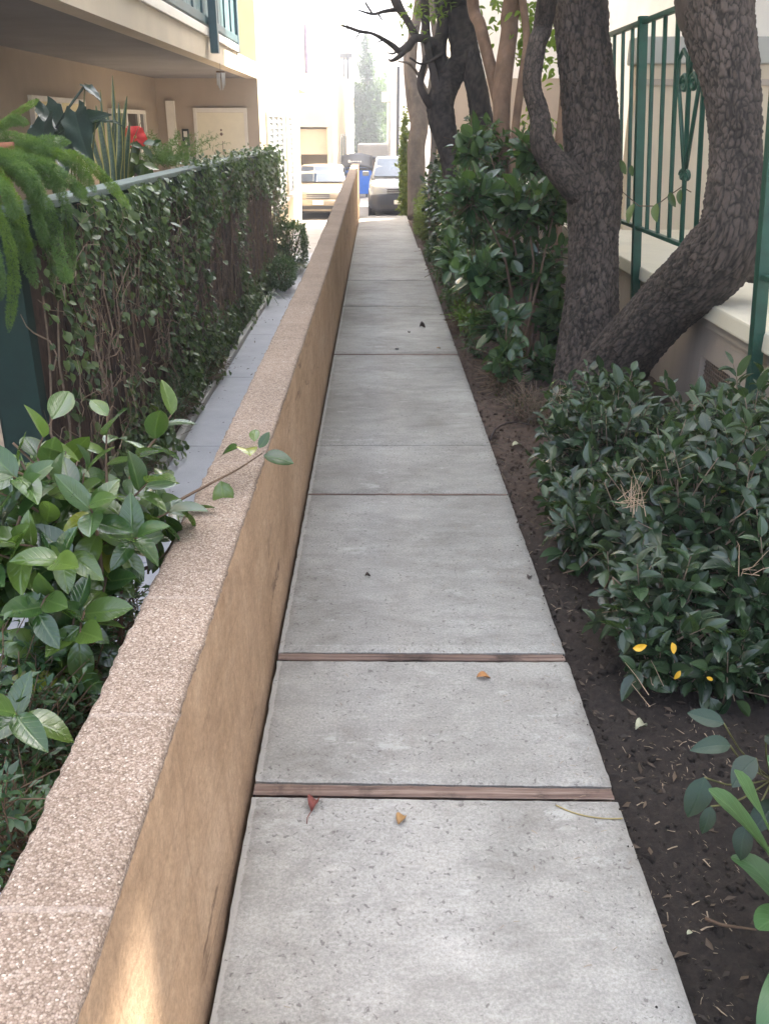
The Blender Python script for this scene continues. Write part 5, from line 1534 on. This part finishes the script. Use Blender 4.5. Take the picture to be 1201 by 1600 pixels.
# T5 brown multi-stem
t5 = thing('tan_barked_tree', 'smooth tan tree with several slanting stems behind the broad leaved shrub', 'tree', tuple(P(785, 420, 8.2)))
a5 = px_limb([(790, 430, 8.2, 32), (786, 300, 8.2, 30), (783, 200, 8.2, 28), (786, 120, 8.2, 28), (795, 50, 8.2, 27), (800, 0, 8.2, 28)]) + [(Vector((1.35, 8.6, 3.7)), .07), (Vector((1.5, 8.7, 5.2)), .04)]
b5 = px_limb([(786, 190, 8.3, 20), (775, 140, 8.3, 20), (762, 90, 8.3, 18), (750, 40, 8.3, 19), (738, -10, 8.3, 19)]) + [(Vector((.8, 8.8, 3.7)), .05)]
c5 = px_limb([(806, 420, 8.1, 16), (800, 280, 8.1, 14), (806, 190, 8.1, 13), (815, 120, 8.1, 12), (822, 60, 8.1, 12), (815, -10, 8.1, 12)])
d5 = px_limb([(870, 420, 8.0, 18), (868, 300, 8.0, 17), (872, 230, 8, 16), (880, 170, 8, 17), (885, 100, 8, 15)])
trunk_obj('trunk', [(a5, dict(ring=28, step=.03)), (b5, dict(ring=22, step=.03)), (c5, dict(ring=16, step=.03)), (d5, dict(ring=16, step=.03))], M['bark_tan'], t5, rough=.05)
crown(t5, [((1.6, 8.6, 5.6), (2.2, 2.2, 1.2)), ((3.2, 9.2, 5.6), (2.0, 2.4, 1.3))], 450, .16, M['canopy'])
lp, ld, ln_ = [], [], []
for cx, cy, sx_, sy_, n_ in [(845, 30, 18, 22, 130), (826, 75, 14, 18, 90), (815, 20, 16, 16, 80), (770, 30, 10, 14, 14), (838, 170, 16, 30, 50), (820, 235, 18, 20, 70), (860, 90, 8, 20, 30), (780, 5, 14, 8, 16)]:
    for i in range(n_):
        lp.append(V3(cx + RNG.normal() * sx_, cy + RNG.normal() * sy_, 8.6 + RNG.normal() * .2) - np.array(t5.location)); ld.append(unit(np.array([RNG.normal(), RNG.normal(), -.6 + RNG.normal() * .5]))); ln_.append((0.3, -.5, .7))
scatter('leaf_sprays', T_PRV, lp, ld, ln_, RNG.uniform(.06, .11, len(lp)), M['lime'], t5)

# ================================================================== RIGHT SHRUBS
def in_path(p): return p[0] < 0.50
shrub('broad_leaved_shrub', 'tall shrub with broad dull green leaves left of the thick oak', 'shrub', (0.98, 6.0, -0.05),
      [(V3(735, 300, 6.1), (.20, .3, .18)), (V3(815, 320, 6.3), (.26, .34, .22)), (V3(745, 425, 5.9), (.17, .3, .16)), (V3(850, 420, 6.3), (.2, .3, .22)), (V3(780, 500, 5.8), (.20, .28, .15)), (V3(735, 225, 6.6), (.20, .3, .13)), (V3(835, 235, 6.6), (.24, .3, .16)), (V3(800, 410, 6.5), (.28, .3, .26)), (V3(790, 560, 5.6), (.16, .25, .08)), (V3(860, 320, 6.4), (.16, .3, .2)), (V3(705, 400, 6.6), (.12, .3, .16)), (V3(862, 500, 6.3), (.16, .3, .18)), (V3(850, 565, 6.0), (.16, .3, .12))], 500, (4, 6), .112, T_CAM, M['loquat'], stems=12, stem_r=.013, avoid=lambda p: p[0] < .52, twiglen=.14, up=.8, arch=(-.25, .08), shell=(.3, 1))
shrub('flowering_shrub', 'dark shrub between the forked dark tree and the tall broad leaved one', 'shrub', (.95, 8.6, -.05), [((.90, 8.3, .6), (.32, .5, .6)), ((.88, 9.4, .65), (.32, .6, .65)), ((1.2, 8.9, .9), (.4, .6, .6)), ((.82, 7.6, .3), (.22, .4, .34)), ((.86, 10.3, .7), (.30, .5, .7)), ((.98, 8.8, 1.25), (.3, .5, .35))], 850, (6, 8), .08, T_PRV, M['loquat'], stems=12, tlimit=200, avoid=lambda p: p[0] < .56)
shrub('dark_shrub', 'dark bushy shrub under the grey barked tree beside the path', 'shrub', (.9, 12.0, -.05), [((.85, 11.4, .55), (.3, .6, .6)), ((.88, 12.3, .75), (.3, .7, .8)), ((.9, 13.2, .7), (.3, .7, .7)), ((1.3, 12.2, 1.0), (.45, .9, .9))], 800, (6, 8), .075, T_PRV, M['privet'], stems=8, tlimit=100, avoid=lambda p: p[0] < .57)
shrub('edging_plant', 'low dark leafy edging plants along the path beside the shrubs', 'plant', (.72, 8.6, -.04), [((.72, 6.6, .04), (.12, .4, .12)), ((.70, 8.4, .06), (.13, .7, .16)), ((.70, 9.9, .08), (.13, .8, .18)), ((.68, 11.4, .08), (.12, .9, .2)), ((.95, 7.3, .05), (.3, .6, .12))], 420, (5, 8), .05, T_SML, M['box'], stems=8, stem_r=.004, tlimit=60, avoid=lambda p: p[0] < .60)
shrub('lime_shrub', 'yellow green rounded shrub at the far end of the path', 'shrub', (.72, 13.6, -.1), [((.70, 13.5, .25), (.18, .5, .36)), ((.80, 14.6, .38), (.26, .6, .44)), ((.66, 14.3, .2), (.12, .6, .34))], 900, (6, 9), .045, T_SML, M['limehedge'], stems=8, tlimit=100, avoid=lambda p: p[0] < .54)
shrub('ivy_column', 'leafy sunlit ivy hanging at the path end beside the pale building', 'ivy', (.52, 18.2, -.6), [((.52, 18.1, .9), (.13, .35, 1.0)), ((.56, 18.0, .2), (.16, .4, .6))], 520, (5, 8), .06, T_IVY, M['limehedge'], stems=5, tlimit=100)
shrub('groundcover_plant', 'bright green low plant at the path edge below the tall shrub', 'plant', (.72, 7.3, -.04), [((.74, 7.3, .08), (.14, .5, .14))], 130, (5, 7), .05, T_RND, M['brightgreen'], stems=6, stem_r=.004, avoid=lambda p: p[0] < .60)
shrub('bronze_groundcover', 'withered bronze groundcover at the foot of the thick oak', 'plant', (1.0, 4.95, -.04), [((.86, 5.0, .02), (.2, .35, .12)), ((1.02, 4.75, .04), (.2, .25, .12)), ((.8, 5.6, .02), (.12, .4, .1))], 230, (5, 8), .028, T_SML, M['bronze'], stems=8, stem_r=.003, twigmat=M['deadtwig'], avoid=lambda p: p[0] < .64)
c2 = shrub('dense_shrub', 'big glossy dark green shrub spilling towards the path at the right', 'shrub', (1.08, 3.1, -.05),
      [((1.08, 2.82, .26), (.38, .42, .32)), ((1.04, 3.75, .20), (.36, .5, .30)), ((1.42, 3.25, .36), (.34, .5, .30)), ((.86, 2.45, .14), (.22, .28, .20)), ((1.25, 2.45, .2), (.3, .3, .28)), ((1.15, 4.3, .2), (.3, .3, .24)), ((.98, 2.3, .05), (.30, .24, .16)), ((1.35, 2.9, .45), (.34, .4, .26)), ((.80, 3.2, .10), (.20, .4, .2))],
      1750, (5, 8), .068, T_PRV, M['privet'], stems=16, stem_r=.009, zmin=-.04, avoid=lambda p: p[0] < .60 or (p[0] > 1.72), twigmat=M['deadtwig'], twiglen=.10, up=.6)
# yellow leaves of that shrub and its bare dry twigs
C2o = np.array(c2.location)
for (a, b, d, dd, s_) in ((988, 1013, 2.27, (1, -.2, .1), .036), (1049, 1004, 2.29, (.3, -.3, -.9), .030), (1062, 1048, 2.26, (-.5, -.2, -.8), .027), (1103, 1058, 2.27, (.9, -.2, -.4), .022)):
    o = scatter('yellow_leaf', T_PRV, [V3(a, b, d) - C2o], [dd], [(.1, -.9, .5)], [s_], M['yellowleaf'], c2, arch=(-.6, .2), curl=.4)
    tag(o, 'yellowed leaf among the dark green ones')
M['paletwig'] = simple('pale_dry_twig', (.36, .26, .17), .9, .3)
for cx, cy, d, n_ in ((985, 760, 2.75, 22), (868, 595, 4.1, 10), (1160, 1000 - 130, 2.35, 5), (1010, 1045, 2.28, 4), (1030, 715, 3.0, 8), (1150, 700, 2.9, 6)):
    c0 = V3(cx, cy + 30, d) - C2o
    mb = MB()
    for k in range(n_):
        q = c0 + np.array([RNG.normal() * .04, RNG.normal() * .04, RNG.uniform(.02, .10)])
        mb.tube([tuple(c0 + RNG.normal(size=3) * .02), tuple((c0 + q) / 2 + RNG.normal(size=3) * .014), tuple(q)], [.0012, .0009, .0005], 4, cap=False)
    mb.build('dry_twig', M['paletwig'], c2)

# clivia at the near right
cl = thing('clivia', 'strap leaved clivia with broad green blades at the near right corner', 'plant', (1.06, 1.42, -.06))
CLo = np.array(cl.location)
lv = []
for pts, w in [([(1262, 1450, 1.74), (1205, 1345, 1.66), (1152, 1274, 1.63), (1106, 1234, 1.63)], .072), ([(1268, 1450, 1.72), (1222, 1345, 1.62), (1182, 1262, 1.57), (1146, 1204, 1.56)], .072), ([(1270, 1470, 1.7), (1232, 1440, 1.64), (1205, 1438, 1.6), (1182, 1452, 1.57)], .07),
               ([(1270, 1470, 1.7), (1232, 1530, 1.58), (1208, 1580, 1.53), (1190, 1650, 1.5)], .062), ([(1262, 1440, 1.75), (1250, 1320, 1.76), (1232, 1235, 1.8), (1200, 1180, 1.86)], .07), ([(1265, 1440, 1.75), (1275, 1310, 1.7), (1290, 1230, 1.7)], .07),
               ([(1255, 1450, 1.8), (1205, 1385, 1.82), (1170, 1350, 1.85), (1142, 1338, 1.88)], .066)]:
    lv.append(([V3(*p) - CLo for p in pts], w, .2))
straps('leaves', lv, M['clivia'], cl)
dk = thing('broad_leaved_plant', 'low plant with rounded dark leaves on the soil behind the clivia', 'plant', (1.02, 1.85, -.05))
DKo = np.array(dk.location)
ps = [((1180, 1185, 1.95), (-.7, -.4, -.2)), ((1100, 1215, 1.95), (-.3, -.5, -.6)), ((1140, 1165, 2.0), (-.8, -.1, .2)), ((1195, 1150, 2.0), (.2, -.6, .3)), ((1110, 1260, 1.88), (-.2, -.4, -.6)), ((1165, 1290, 1.85), (-.3, -.4, -.6)), ((1210, 1250, 1.85), (-.4, -.4, -.3)), ((1130, 1130, 2.05), (-.7, .2, .1))]
scatter('leaves', T_RND, [V3(*p) - DKo for p, d in ps], [d for p, d in ps], [(-.2, -.5, .8)] * len(ps), [.085, .09, .085, .085, .06, .07, .085, .08], m_leaf('dull_dark_leaf', (.006, .020, .011), (.010, .030, .016), (.016, .042, .022), .42, .1), dk, arch=(-.4, -.1), curl=.2)
mb = MB()
for p, d in ps: mb.tube(catmull([np.array([0, 0, 0]), (V3(*p) - DKo) * .6 + np.array([0, 0, -.02]), V3(*p) - DKo], 6), .0022, 5)
mb.build('stalks', M['greentwig'], dk)

# ================================================================== FALLEN LEAVES AND SMALL THINGS
def fallen(name, label, px, py, z, size, ang, mat, tmpl=T_CAM, arch=-.2, cup=1.0, stalk=0.0, group=None, cat='leaf'):
    D = F * (HC - z) / CT / (py - 196)
    p = np.array(P(px, py, D))
    d = (math.cos(ang), math.sin(ang), .05)
    tv, tu, tq = tmpl
    tv = tv.copy(); tv[:, 2] = tv[:, 2] * 3.0 * cup; tv[:, 2] += .10 * np.sin(tv[:, 1] * 3.1) + .05 * np.sin(tv[:, 1] * 7 + tv[:, 0] * 9)
    o = scatter(name, (tv, tu, tq), [(0, 0, 0)], [d], [(0, 0, 1)], [size], mat, arch=(arch, arch))
    o.location = (p[0], p[1], z + .004)
    sm_ = o.modifiers.new('thick', 'SOLIDIFY'); sm_.thickness = .0008
    if stalk:
        mb = MB(); q = Vector(d); mb.tube([(0, 0, .002), tuple(-q * stalk * .5 + Vector((-q.y, q.x, 0)) * stalk * .12), tuple(-q * stalk + Vector((0, 0, .001)))], .0011, 5); mb.build('stalk', mat, o)
    tag(o, label, cat, group)
    return o


fallen('fallen_leaf', 'curled dark red leaf below the nearer timber strip', 487, 1270, 0, .045, 1.35, M['redleaf'], stalk=.04)
fallen('fallen_leaf', 'folded tan yellow leaf right of the curled red leaf', 622, 1290, 0, .036, 1.1, M['tanleaf'], cup=1.6, stalk=.0)
fallen('fallen_leaf', 'flat orange leaf in the middle of the second slab', 744, 1060, 0, .042, 0.1, M['orangeleaf'])
fallen('fallen_leaf', 'small dark leaf near the left of the third slab', 570, 902, 0, .022, .3, M['darkleaf'])
fallen('fallen_leaf', 'small dark brown leaf at the right edge of the third slab', 825, 906, 0, .032, 1.2, M['darkleaf'])
fallen('fallen_leaf', 'dark crumpled leaf at the centre of the fifth slab', 655, 512, 0, .05, .2, M['darkleaf'], cup=1.5)
fallen('fallen_leaf', 'tiny dark leaf left of the crumpled one on the fifth slab', 638, 521, 0, .03, 1.2, M['darkleaf'])
fallen('fallen_leaf', 'small brown leaf just beyond the dark joint, towards its left end', 622, 547, 0, .034, 2.2, M['darkleaf'])
fallen('fallen_leaf', 'pale brown leaf just beyond the dark joint, right of its middle', 682, 545, 0, .034, .4, M['tanleaf'])
fallen('fallen_leaf', 'pale green leaf lying on the dark soil under the big shrub', 992, 1142, -.05, .042, .5, M['paleleaf'])
fallen('fallen_leaf', 'white speck of leaf on the soil at the front of the bed', 1072, 1462, -.055, .016, .5, M['paleleaf'])
fallen('fallen_leaf', 'pale leaf on brown soil in front of the big shrub, near the path', 800, 698, -.05, .06, .5, M['paleleaf'])
mb = MB(); c = []
for a, b in ((868, 1258), (890, 1268), (915, 1275), (945, 1279), (972, 1279)):
    c.append(tuple(P(a, b, F * (HC - .003) / CT / (b - 196))))
mb.tube(catmull(c, 12), [.0018] * 12, 6)
tag(mb.build('stalk', M['stem_yellow']), 'thin curved yellow stalk lying on the nearest slab', 'stalk')
mb = MB(); c = [tuple(P(a, b, F * (HC + .05) / CT / (b - 196)) + Vector((0, 0, .006))) for a, b in ((1100, 1438), (1125, 1448), (1150, 1452), (1180, 1456))]
mb.tube(catmull(c, 8), [.004, .004, .0035, .0035, .003, .003, .0025, .002], 6)
tag(mb.build('twig', M['twig']), 'short brown twig lying on the soil by the clivia', 'twig')
mb = MB(); c = [tuple(P(a, b, F * (HC + .04) / CT / (b - 196)) + Vector((0, 0, .01))) for a, b in ((765, 690), (775, 672), (800, 662), (835, 668))]
mb.tube(catmull(c, 8), [.006, .006, .005, .005, .004, .004, .003, .002], 6)
tag(mb.build('twig', M['darkleaf']), 'thin bent dark twig across the brown soil before the oak', 'twig')

# ================================================================== FAR END
# second building with carport lockers
b2 = thing('carport_building', 'pale stucco building with open carport lockers behind the sedan', 'building', (-1.5, 34.0, ZA))
mb = MB()
mb.box(-9, -1.25, 0, 30, 2.5, 5.2); mb.box(-9, -1.25, 2.5, 30, 0, 2.498); mb.box(-.22, 0.0, 0, 2.498, 0, 2.498); mb.box(-1.25, 0, 2.5, 30, 0, 4.6); mb.box(-1.25, 0, 0, 2.498, 2.5, 4.6); mb.box(-1.75, -1.3, .0, 2.4, 0, 2.498)
mb.build('wall', M['sunwall'], b2)
mb = MB(); mb.bbox(-1.28, -.23, .25, 2.4, 1.6, 2.44, .01); mb.build('locker', M['cream'], b2)
mb = MB(); mb.bbox(-9.2, -1.2, -.05, 30, 5.202, 5.35, .02); mb.build('roof', M['trim'], b2)
for yy in (6, 9, 12):
    mb = MB(); mb.bbox(.003, .05, yy, yy + 1.2, 1.0, 2.2, .01); w_ = mb.build('window', M['trim'], b2)
    mb = MB(); mb.box(.051, .056, yy + .1, yy + 1.1, 1.1, 2.1); mb.build('pane', M['glass'], w_)
# white block on the right
b3_ = thing('white_building', 'plain white building beyond the path end on the right', 'building', (.55, 38, ZA))
mb = MB(); mb.box(0, 9, 0, 12, 0, 8); mb.build('wall', M['white'], b3_)
mb = MB(); mb.bbox(-.05, 9, -.05, 12, 8, 8.15, .02); mb.build('roof', M['trim'], b3_)
mb = MB(); mb.tube([(.28, -.06, 0), (.28, -.06, 4.6)], .05, 8); mb.build('downpipe', M['black'], b3_)
mb = MB(); mb.bbox(-.35, -.003, .5, 1.6, 3.4, 3.75, .02); mb.build('air_conditioner', M['trim'], b3_)
# far balcony block
b4_ = thing('balcony_block', 'distant block with stacked white balconies and dark posts', 'building', (-2.3, 62, ZA))
mb = MB(); mb.box(-9, -.05, 0, 10, 0, 9); mb.build('wall', M['sunwall'], b4_)
for zz in (1.75, 4.2, 6.6):
    mb = MB(); mb.bbox(.0, .85, -.9, 1.5, zz, zz + .95, .02); bl_ = mb.build('balcony', M['white'], b4_)
    mb = MB(); mb.tube([(.55, -.8, zz + .96), (.55, -.8, zz + 2.4)], .07, 8); mb.tube([(.3, -.8, zz + .96), (.3, -.8, zz + 2.4)], .05, 8); mb.bbox(.05, .8, -.85, 1.4, zz - .25, zz - .005, .01); mb.build('balcony_post', M['black'], bl_)
# far trees
ft = thing('far_tree', 'tall hazy green conifer at the end of the alley', 'tree', (-.7, 70, ZA))
trunk_obj('trunk', [([(Vector((-.7, 70, ZA)), .22), (Vector((-.7, 70, 4)), .14), (Vector((-.7, 70, 7.8)), .03)], dict(ring=12, step=.3))], M['bark_grey'], ft)
crown(ft, [((-.7, 70, 1.2), (2.0, 1.6, 2.4)), ((-.5, 70, 3.4), (1.8, 1.4, 1.6)), ((-.7, 70, 5.2), (.8, .7, 1.4)), ((-.75, 70, 6.6), (.35, .3, 1.0)), ((-1.6, 70, 3.9), (.6, .6, .5))], 2400, .20, M['fartree'], per=(5, 7))
ft = thing('far_tree', 'broad hazy tree partly hidden behind the white building', 'tree', (1.4, 74, ZA))
trunk_obj('trunk', [([(Vector((1.4, 74, ZA)), .25), (Vector((1.4, 74, 3)), .18), (Vector((1.4, 74, 6)), .05)], dict(ring=12, step=.3))], M['bark_grey'], ft)
crown(ft, [((1.2, 74, 3.5), (2.4, 2, 2.6)), ((-.2, 73.5, 1.6), (1.4, 1.4, 2.0))], 1400, .18, M['fartree'], per=(5, 7))
tl = thing('far_hedge', 'dark hedge closing the view behind the parked vehicles', 'hedge', (0, 80, ZA))
pos, dr, nr, tw = shoots([((-3 + 2 * k, 0, 1.4), (1.6, 1.2, 1.9)) for k in range(6)], 1300, (5, 7), (.4, 1), .3, -1, .1)
scatter('foliage', T_PRV, pos, dr, nr, RNG.uniform(.18, .3, len(pos)), M['box'], tl)


# cars
def loft(mb, secs, mi=0, smooth=True, caps=True):
    n = len(secs[0]); vs = [v for s in secs for v in s]
    fs = [(i * n + k, i * n + (k + 1) % n, (i + 1) * n + (k + 1) % n, (i + 1) * n + k) for i in range(len(secs) - 1) for k in range(n)]
    if caps: fs += [tuple(range(n - 1, -1, -1)), tuple((len(secs) - 1) * n + k for k in range(n))]
    return mb.add(vs, fs, mi, smooth)


def car_section(y, w, zb, zt, round_=.10):
    half = [(0, zb), (w * .80, zb), (w * .94, zb + .05), (w, zb + .18), (w, (zb + zt) / 2 + .05), (w * .975, zt - round_), (w * .90, zt - round_ * .35), (w * .72, zt), (w * .35, zt + .012), (0, zt + .016)]
    return [(x, y, z) for x, z in half] + [(-x, y, z) for x, z in half[-2:0:-1]]


def make_car(name, label, loc, L, W, H, hood, belt, paint, lower, suv):
    c_ = thing(name, label, 'car', loc)
    w = W / 2
    mb = MB()
    st = [(0.0, .70, .30, hood - .22), (.06, .84, .24, hood - .13), (.18, .93, .22, hood - .07), (.45, .985, .20, hood - .02), (.9, 1, .20, hood + .02), (1.15, 1, .2, belt - .02), (1.9, 1, .2, belt), (3.2, 1, .2, belt + .02), (L - .5, .98, .22, belt + .03), (L - .1, .92, .25, belt - .02), (L, .82, .32, belt - .15)]
    loft(mb, [car_section(y, w * k, zb, zt) for y, k, zb, zt in st])
    body = mb.build('body', paint, c_, fix=True)
    # greenhouse
    y1, y2, y3, y4 = (1.05, 1.85, L - .75, L - .15) if suv else (1.15, 2.0, 3.3, 4.0)
    mb = MB(); rows = []
    for y, k, z in ((y1, .88, belt - .03), (y1 + (y2 - y1) * .5, .82, (belt + H) / 2 + .03), (y2, .745, H - .02), ((y2 + y3) / 2, .75, H), (y3, .74, H - .03), (y3 + (y4 - y3) * .5, .80, (belt + H) / 2), (y4, .86, belt)):
        rows.append([(x, y, z2) for x, z2 in ((-w * .92, belt - .05), (-w * .90, min(z, belt + .02)), (-w * (k + .02), max(z - .06, belt - .02)), (-w * (k - .05), z - .01), (-w * .3, z + .012), (w * .3, z + .012), (w * (k - .05), z - .01), (w * (k + .02), max(z - .06, belt - .02)), (w * .90, min(z, belt + .02)), (w * .92, belt - .05))])
    loft(mb, rows); mb.build('roof', paint, c_, fix=True)
    mb = MB()
    def ws(u, v):
        k = .82 - .13 * v; y = y1 + .04 + (y2 - y1 - .08) * v - .05 * (1 - (2 * u - 1) ** 2) - .022; z = belt + .005 + (H - .07 - belt) * v + .03
        return ((2 * u - 1) * w * k, y, z)
    mb.grid(ws, 10, 6); mb.build('windscreen', M['carglass'], c_)
    for s in (-1, 1):
        mb = MB(); 
        pts = [(y1 + .35, belt + .04), (y2 + .02, H - .10), (y3 - .1, H - .10), (y4 - .35, belt + .05)]
        mb.add([(s * w * (.925 if z < belt + .1 else .79), y, z) for y, z in pts], [(0, 1, 2, 3) if s > 0 else (3, 2, 1, 0)]); mb.build('side_window', M['carglass'], c_)
        mb = MB()
        zl = hood - .28
        mb.grid(lambda u, v: (s * w * (.46 + .42 * u), .055 + .16 * u ** 2.2 - .02, zl + (.13 + .02 * u) * v + .02 * u), 8, 3)
        mb.build('headlight', M['lamp'], c_)
        mb = MB(); mb.bbox(s * w * .99 + (0 if s > 0 else -.2), s * w * .99 + (.2 if s > 0 else 0), y1 + .35, y1 + .47, belt + .02, belt + .16, .03); mb.build('wing_mirror', paint, c_)
        for yw in (.85, L - .95):
            R = .36 if suv else .31
            wl = MB(); wl.lathe([(R * .62, -.10), (R * .95, -.10), (R, -.06), (R, .06), (R * .95, .10), (R * .62, .10)], (s * (w - .10), yw, R), 24, 'x'); wo = wl.build('wheel', M['tyre'], c_)
            rm = MB(); rm.lathe([(0, .085 * s), (R * .2, .09 * s), (R * .25, .06 * s), (R * .6, .075 * s), (R * .63, .10 * s)], (s * (w - .10), yw, R), 20, 'x'); rm.build('rim', M['alloy'], wo)
            ar = MB(); ar.lathe([(R * 1.0, 0), (R * 1.18, 0), (R * 1.2, -.04 * s)], (s * (w + .006), yw, R), 24, 'x'); ar.build('wheel_arch', lower, c_)
    mb = MB(); mb.bbox(-w * .40, w * .40, -.022, .06, hood - .30, hood - .17, .012)
    gr_ = mb.build('grille', M['black'] if suv else lower, c_)
    mb = MB()
    for k in range(3 if suv else 2): z = hood - .28 + k * .05; mb.bbox(-w * .40, w * .40, -.03, -.0225, z, z + .02, .003)
    mb.build('grille_bar', M['chrome'], gr_)
    mb = MB()
    if suv: loft(mb, [car_section(y, w * k, .20, zt, .05) for y, k, zt in ((-.07, .66, hood - .36), (-.03, .84, hood - .33), (.10, .945, hood - .32), (.38, 1.004, hood - .36), (.50, 1.006, hood - .45))])
    else: loft(mb, [car_section(y, w * k, .22, zt, .05) for y, k, zt in ((-.10, .70, hood - .36), (-.06, .86, hood - .33), (.08, .955, hood - .32), (.36, 1.004, hood - .34))])
    bp = mb.build('bumper', lower if suv else paint, c_, fix=True)
    mb = MB(); mb.bbox(-w * .62, w * .62, -.125, -.05, .27, .37, .02); mb.build('air_intake', M['black'], bp)
    mb = MB(); mb.bbox(-.16, .16, -.14, -.126, .40, .52, .004); mb.build('number_plate', M['plate'], bp)
    mb = MB(); mb.bbox(-w * .9, w * .9, .2, L - .2, .14, .21, .01); mb.build('underbody', M['black'], c_)
    return c_


make_car('sedan', 'champagne coloured sedan parked behind the end of the low wall', (-1.72, 28.0, ZA), 4.6, 1.72, 1.42, .86, .94, M['gold'], M['black'], False)
make_car('sport_utility_car', 'grey sport utility car with dark bumper facing up the path', (.68, 28.2, ZA), 4.7, 1.84, 1.64, 1.00, 1.09, M['silver'], M['navy'], True)

# bins and van
bn = thing('recycling_bin', 'large blue recycling bin with black lid behind the wall end', 'bin', (-.76, 37.0, ZA))
mb = MB(); loft(mb, [[(-.45, -.35, .12), (.45, -.35, .12), (.45, .35, .12), (-.45, .35, .12)], [(-.56, -.45, 1.0), (.56, -.45, 1.0), (.56, .45, 1.25), (-.56, .45, 1.25)]], smooth=False); mb.build('tub', M['binblue'], bn, fix=True)
mb = MB()
mb.grid(lambda u, v: (-.60 + 1.2 * u, -.5 + 1.0 * v, 1.05 + .42 * v + .10 * math.sin(math.pi * u)), 10, 6); mb.add([(-.60, -.5, .98), (.60, -.5, .98), (.60, -.5, 1.05), (-.60, -.5, 1.05)], [(0, 1, 2, 3)])
ld_ = mb.build('lid', M['black'], bn); ld_.modifiers.new('thick', 'SOLIDIFY').thickness = .03
mb = MB()
for k in range(6): x = -.32 + .09 * k; mb.box(x, x + (.07 if k == 0 else .05), -.22, -.19, 1.245, 1.305 if k else 1.34)
mb.build('lid_lettering', M['trim'], ld_)
for sx in (-.38, .38):
    for sy in (-.3, .3):
        mb = MB(); mb.lathe([(0, -.03), (.06, -.03), (.06, .03), (0, .03)], (sx, sy, .06), 12, 'x'); mb.build('wheel', M['tyre'], bn)
bn = thing('rubbish_bin', 'brown bin with a dark lid between the blue bin and the pale car', 'bin', (-.12, 38.6, ZA))
mb = MB(); loft(mb, [[(-.26, -.26, .0), (.26, -.26, .0), (.26, .26, .0), (-.26, .26, .0)], [(-.32, -.33, 1.3), (.32, -.33, 1.3), (.32, .33, 1.3), (-.32, .33, 1.3)]], smooth=False); mb.build('tub', simple('brown_bin_plastic', (.14, .10, .085), .5), bn, fix=True)
mb = MB(); mb.bbox(-.35, .35, -.37, .36, 1.302, 1.40, .03); mb.build('lid', M['black'], bn)
vn_ = thing('white_van', 'white van parked across the alley behind the bins', 'van', (.2, 46, ZA))
mb = MB(); mb.bbox(-1.1, 2.2, 0, 1.9, .35, 1.75, .12); mb.build('body', M['white'], vn_)
mb = MB(); mb.box(.9, 1.8, -.012, -.004, 1.05, 1.55); mb.build('side_window', M['carglass'], vn_)
for sx in (-.5, 1.6):
    mb = MB(); mb.lathe([(0, -.02), (.2, -.03), (.33, -.02), (.34, .16), (0, .16)], (sx, .0, .34), 20, 'y'); mb.build('wheel', M['tyre'], vn_)

# ================================================================== HAZE
hz = MB(); hz.box(-60, 60, -8, 110, ZA - 1.1, 15.5)
hm = bpy.data.materials.new('pale_haze'); hm.use_nodes = True
hn = hm.node_tree; hn.nodes.clear()
ho = hn.nodes.new('ShaderNodeOutputMaterial'); hv = hn.nodes.new('ShaderNodeVolumePrincipled')
hv.inputs['Color'].default_value = (.95, .96, 1, 1); hv.inputs['Density'].default_value = 0.0055; hv.inputs['Anisotropy'].default_value = 0.6
hn.links.new(hv.outputs[0], ho.inputs['Volume'])
tag(hz.build('haze', hm), kind='stuff')

# ================================================================== LIGHT
SUN_AZ, SUN_EL = rad(48), rad(52)
w = bpy.data.worlds.new("World"); S.world = w; w.use_nodes = True
nt = w.node_tree
bg = nt.nodes['Background']
sky = nt.nodes.new('ShaderNodeTexSky'); sky.sky_type = 'NISHITA'
sky.sun_disc = False; sky.sun_elevation = SUN_EL; sky.sun_rotation = SUN_AZ
sky.air_density = 0.75; sky.dust_density = 4.5; sky.ozone_density = 1.0
hs = nt.nodes.new('ShaderNodeHueSaturation'); hs.inputs['Saturation'].default_value = 0.62   # hazy, milky sky
nt.links.new(sky.outputs[0], hs.inputs['Color']); nt.links.new(hs.outputs[0], bg.inputs[0]); bg.inputs[1].default_value = 0.15
sl = bpy.data.lights.new('sun', 'SUN'); sl.energy = 4.0; sl.angle = rad(0.53); sl.color = (1, .93, .82)
so = bpy.data.objects.new('sun', sl); COL.objects.link(so)
sv = Vector((math.sin(SUN_AZ) * math.cos(SUN_EL), math.cos(SUN_AZ) * math.cos(SUN_EL), math.sin(SUN_EL)))
so.rotation_euler = (-sv).to_track_quat('-Z', 'Y').to_euler(); so.location = sv * 40

S.view_settings.view_transform = 'Standard'; S.view_settings.look = 'None'; S.view_settings.gamma = 1
S.view_settings.use_curve_mapping = False
S.view_settings.exposure = 2.88
S.render.engine = 'CYCLES'
S.cycles.use_denoising = True
S.cycles.max_bounces = 8; S.cycles.diffuse_bounces = 4; S.cycles.glossy_bounces = 3; S.cycles.transmission_bounces = 4; S.cycles.transparent_max_bounces = 8
S.cycles.sample_clamp_indirect = 6
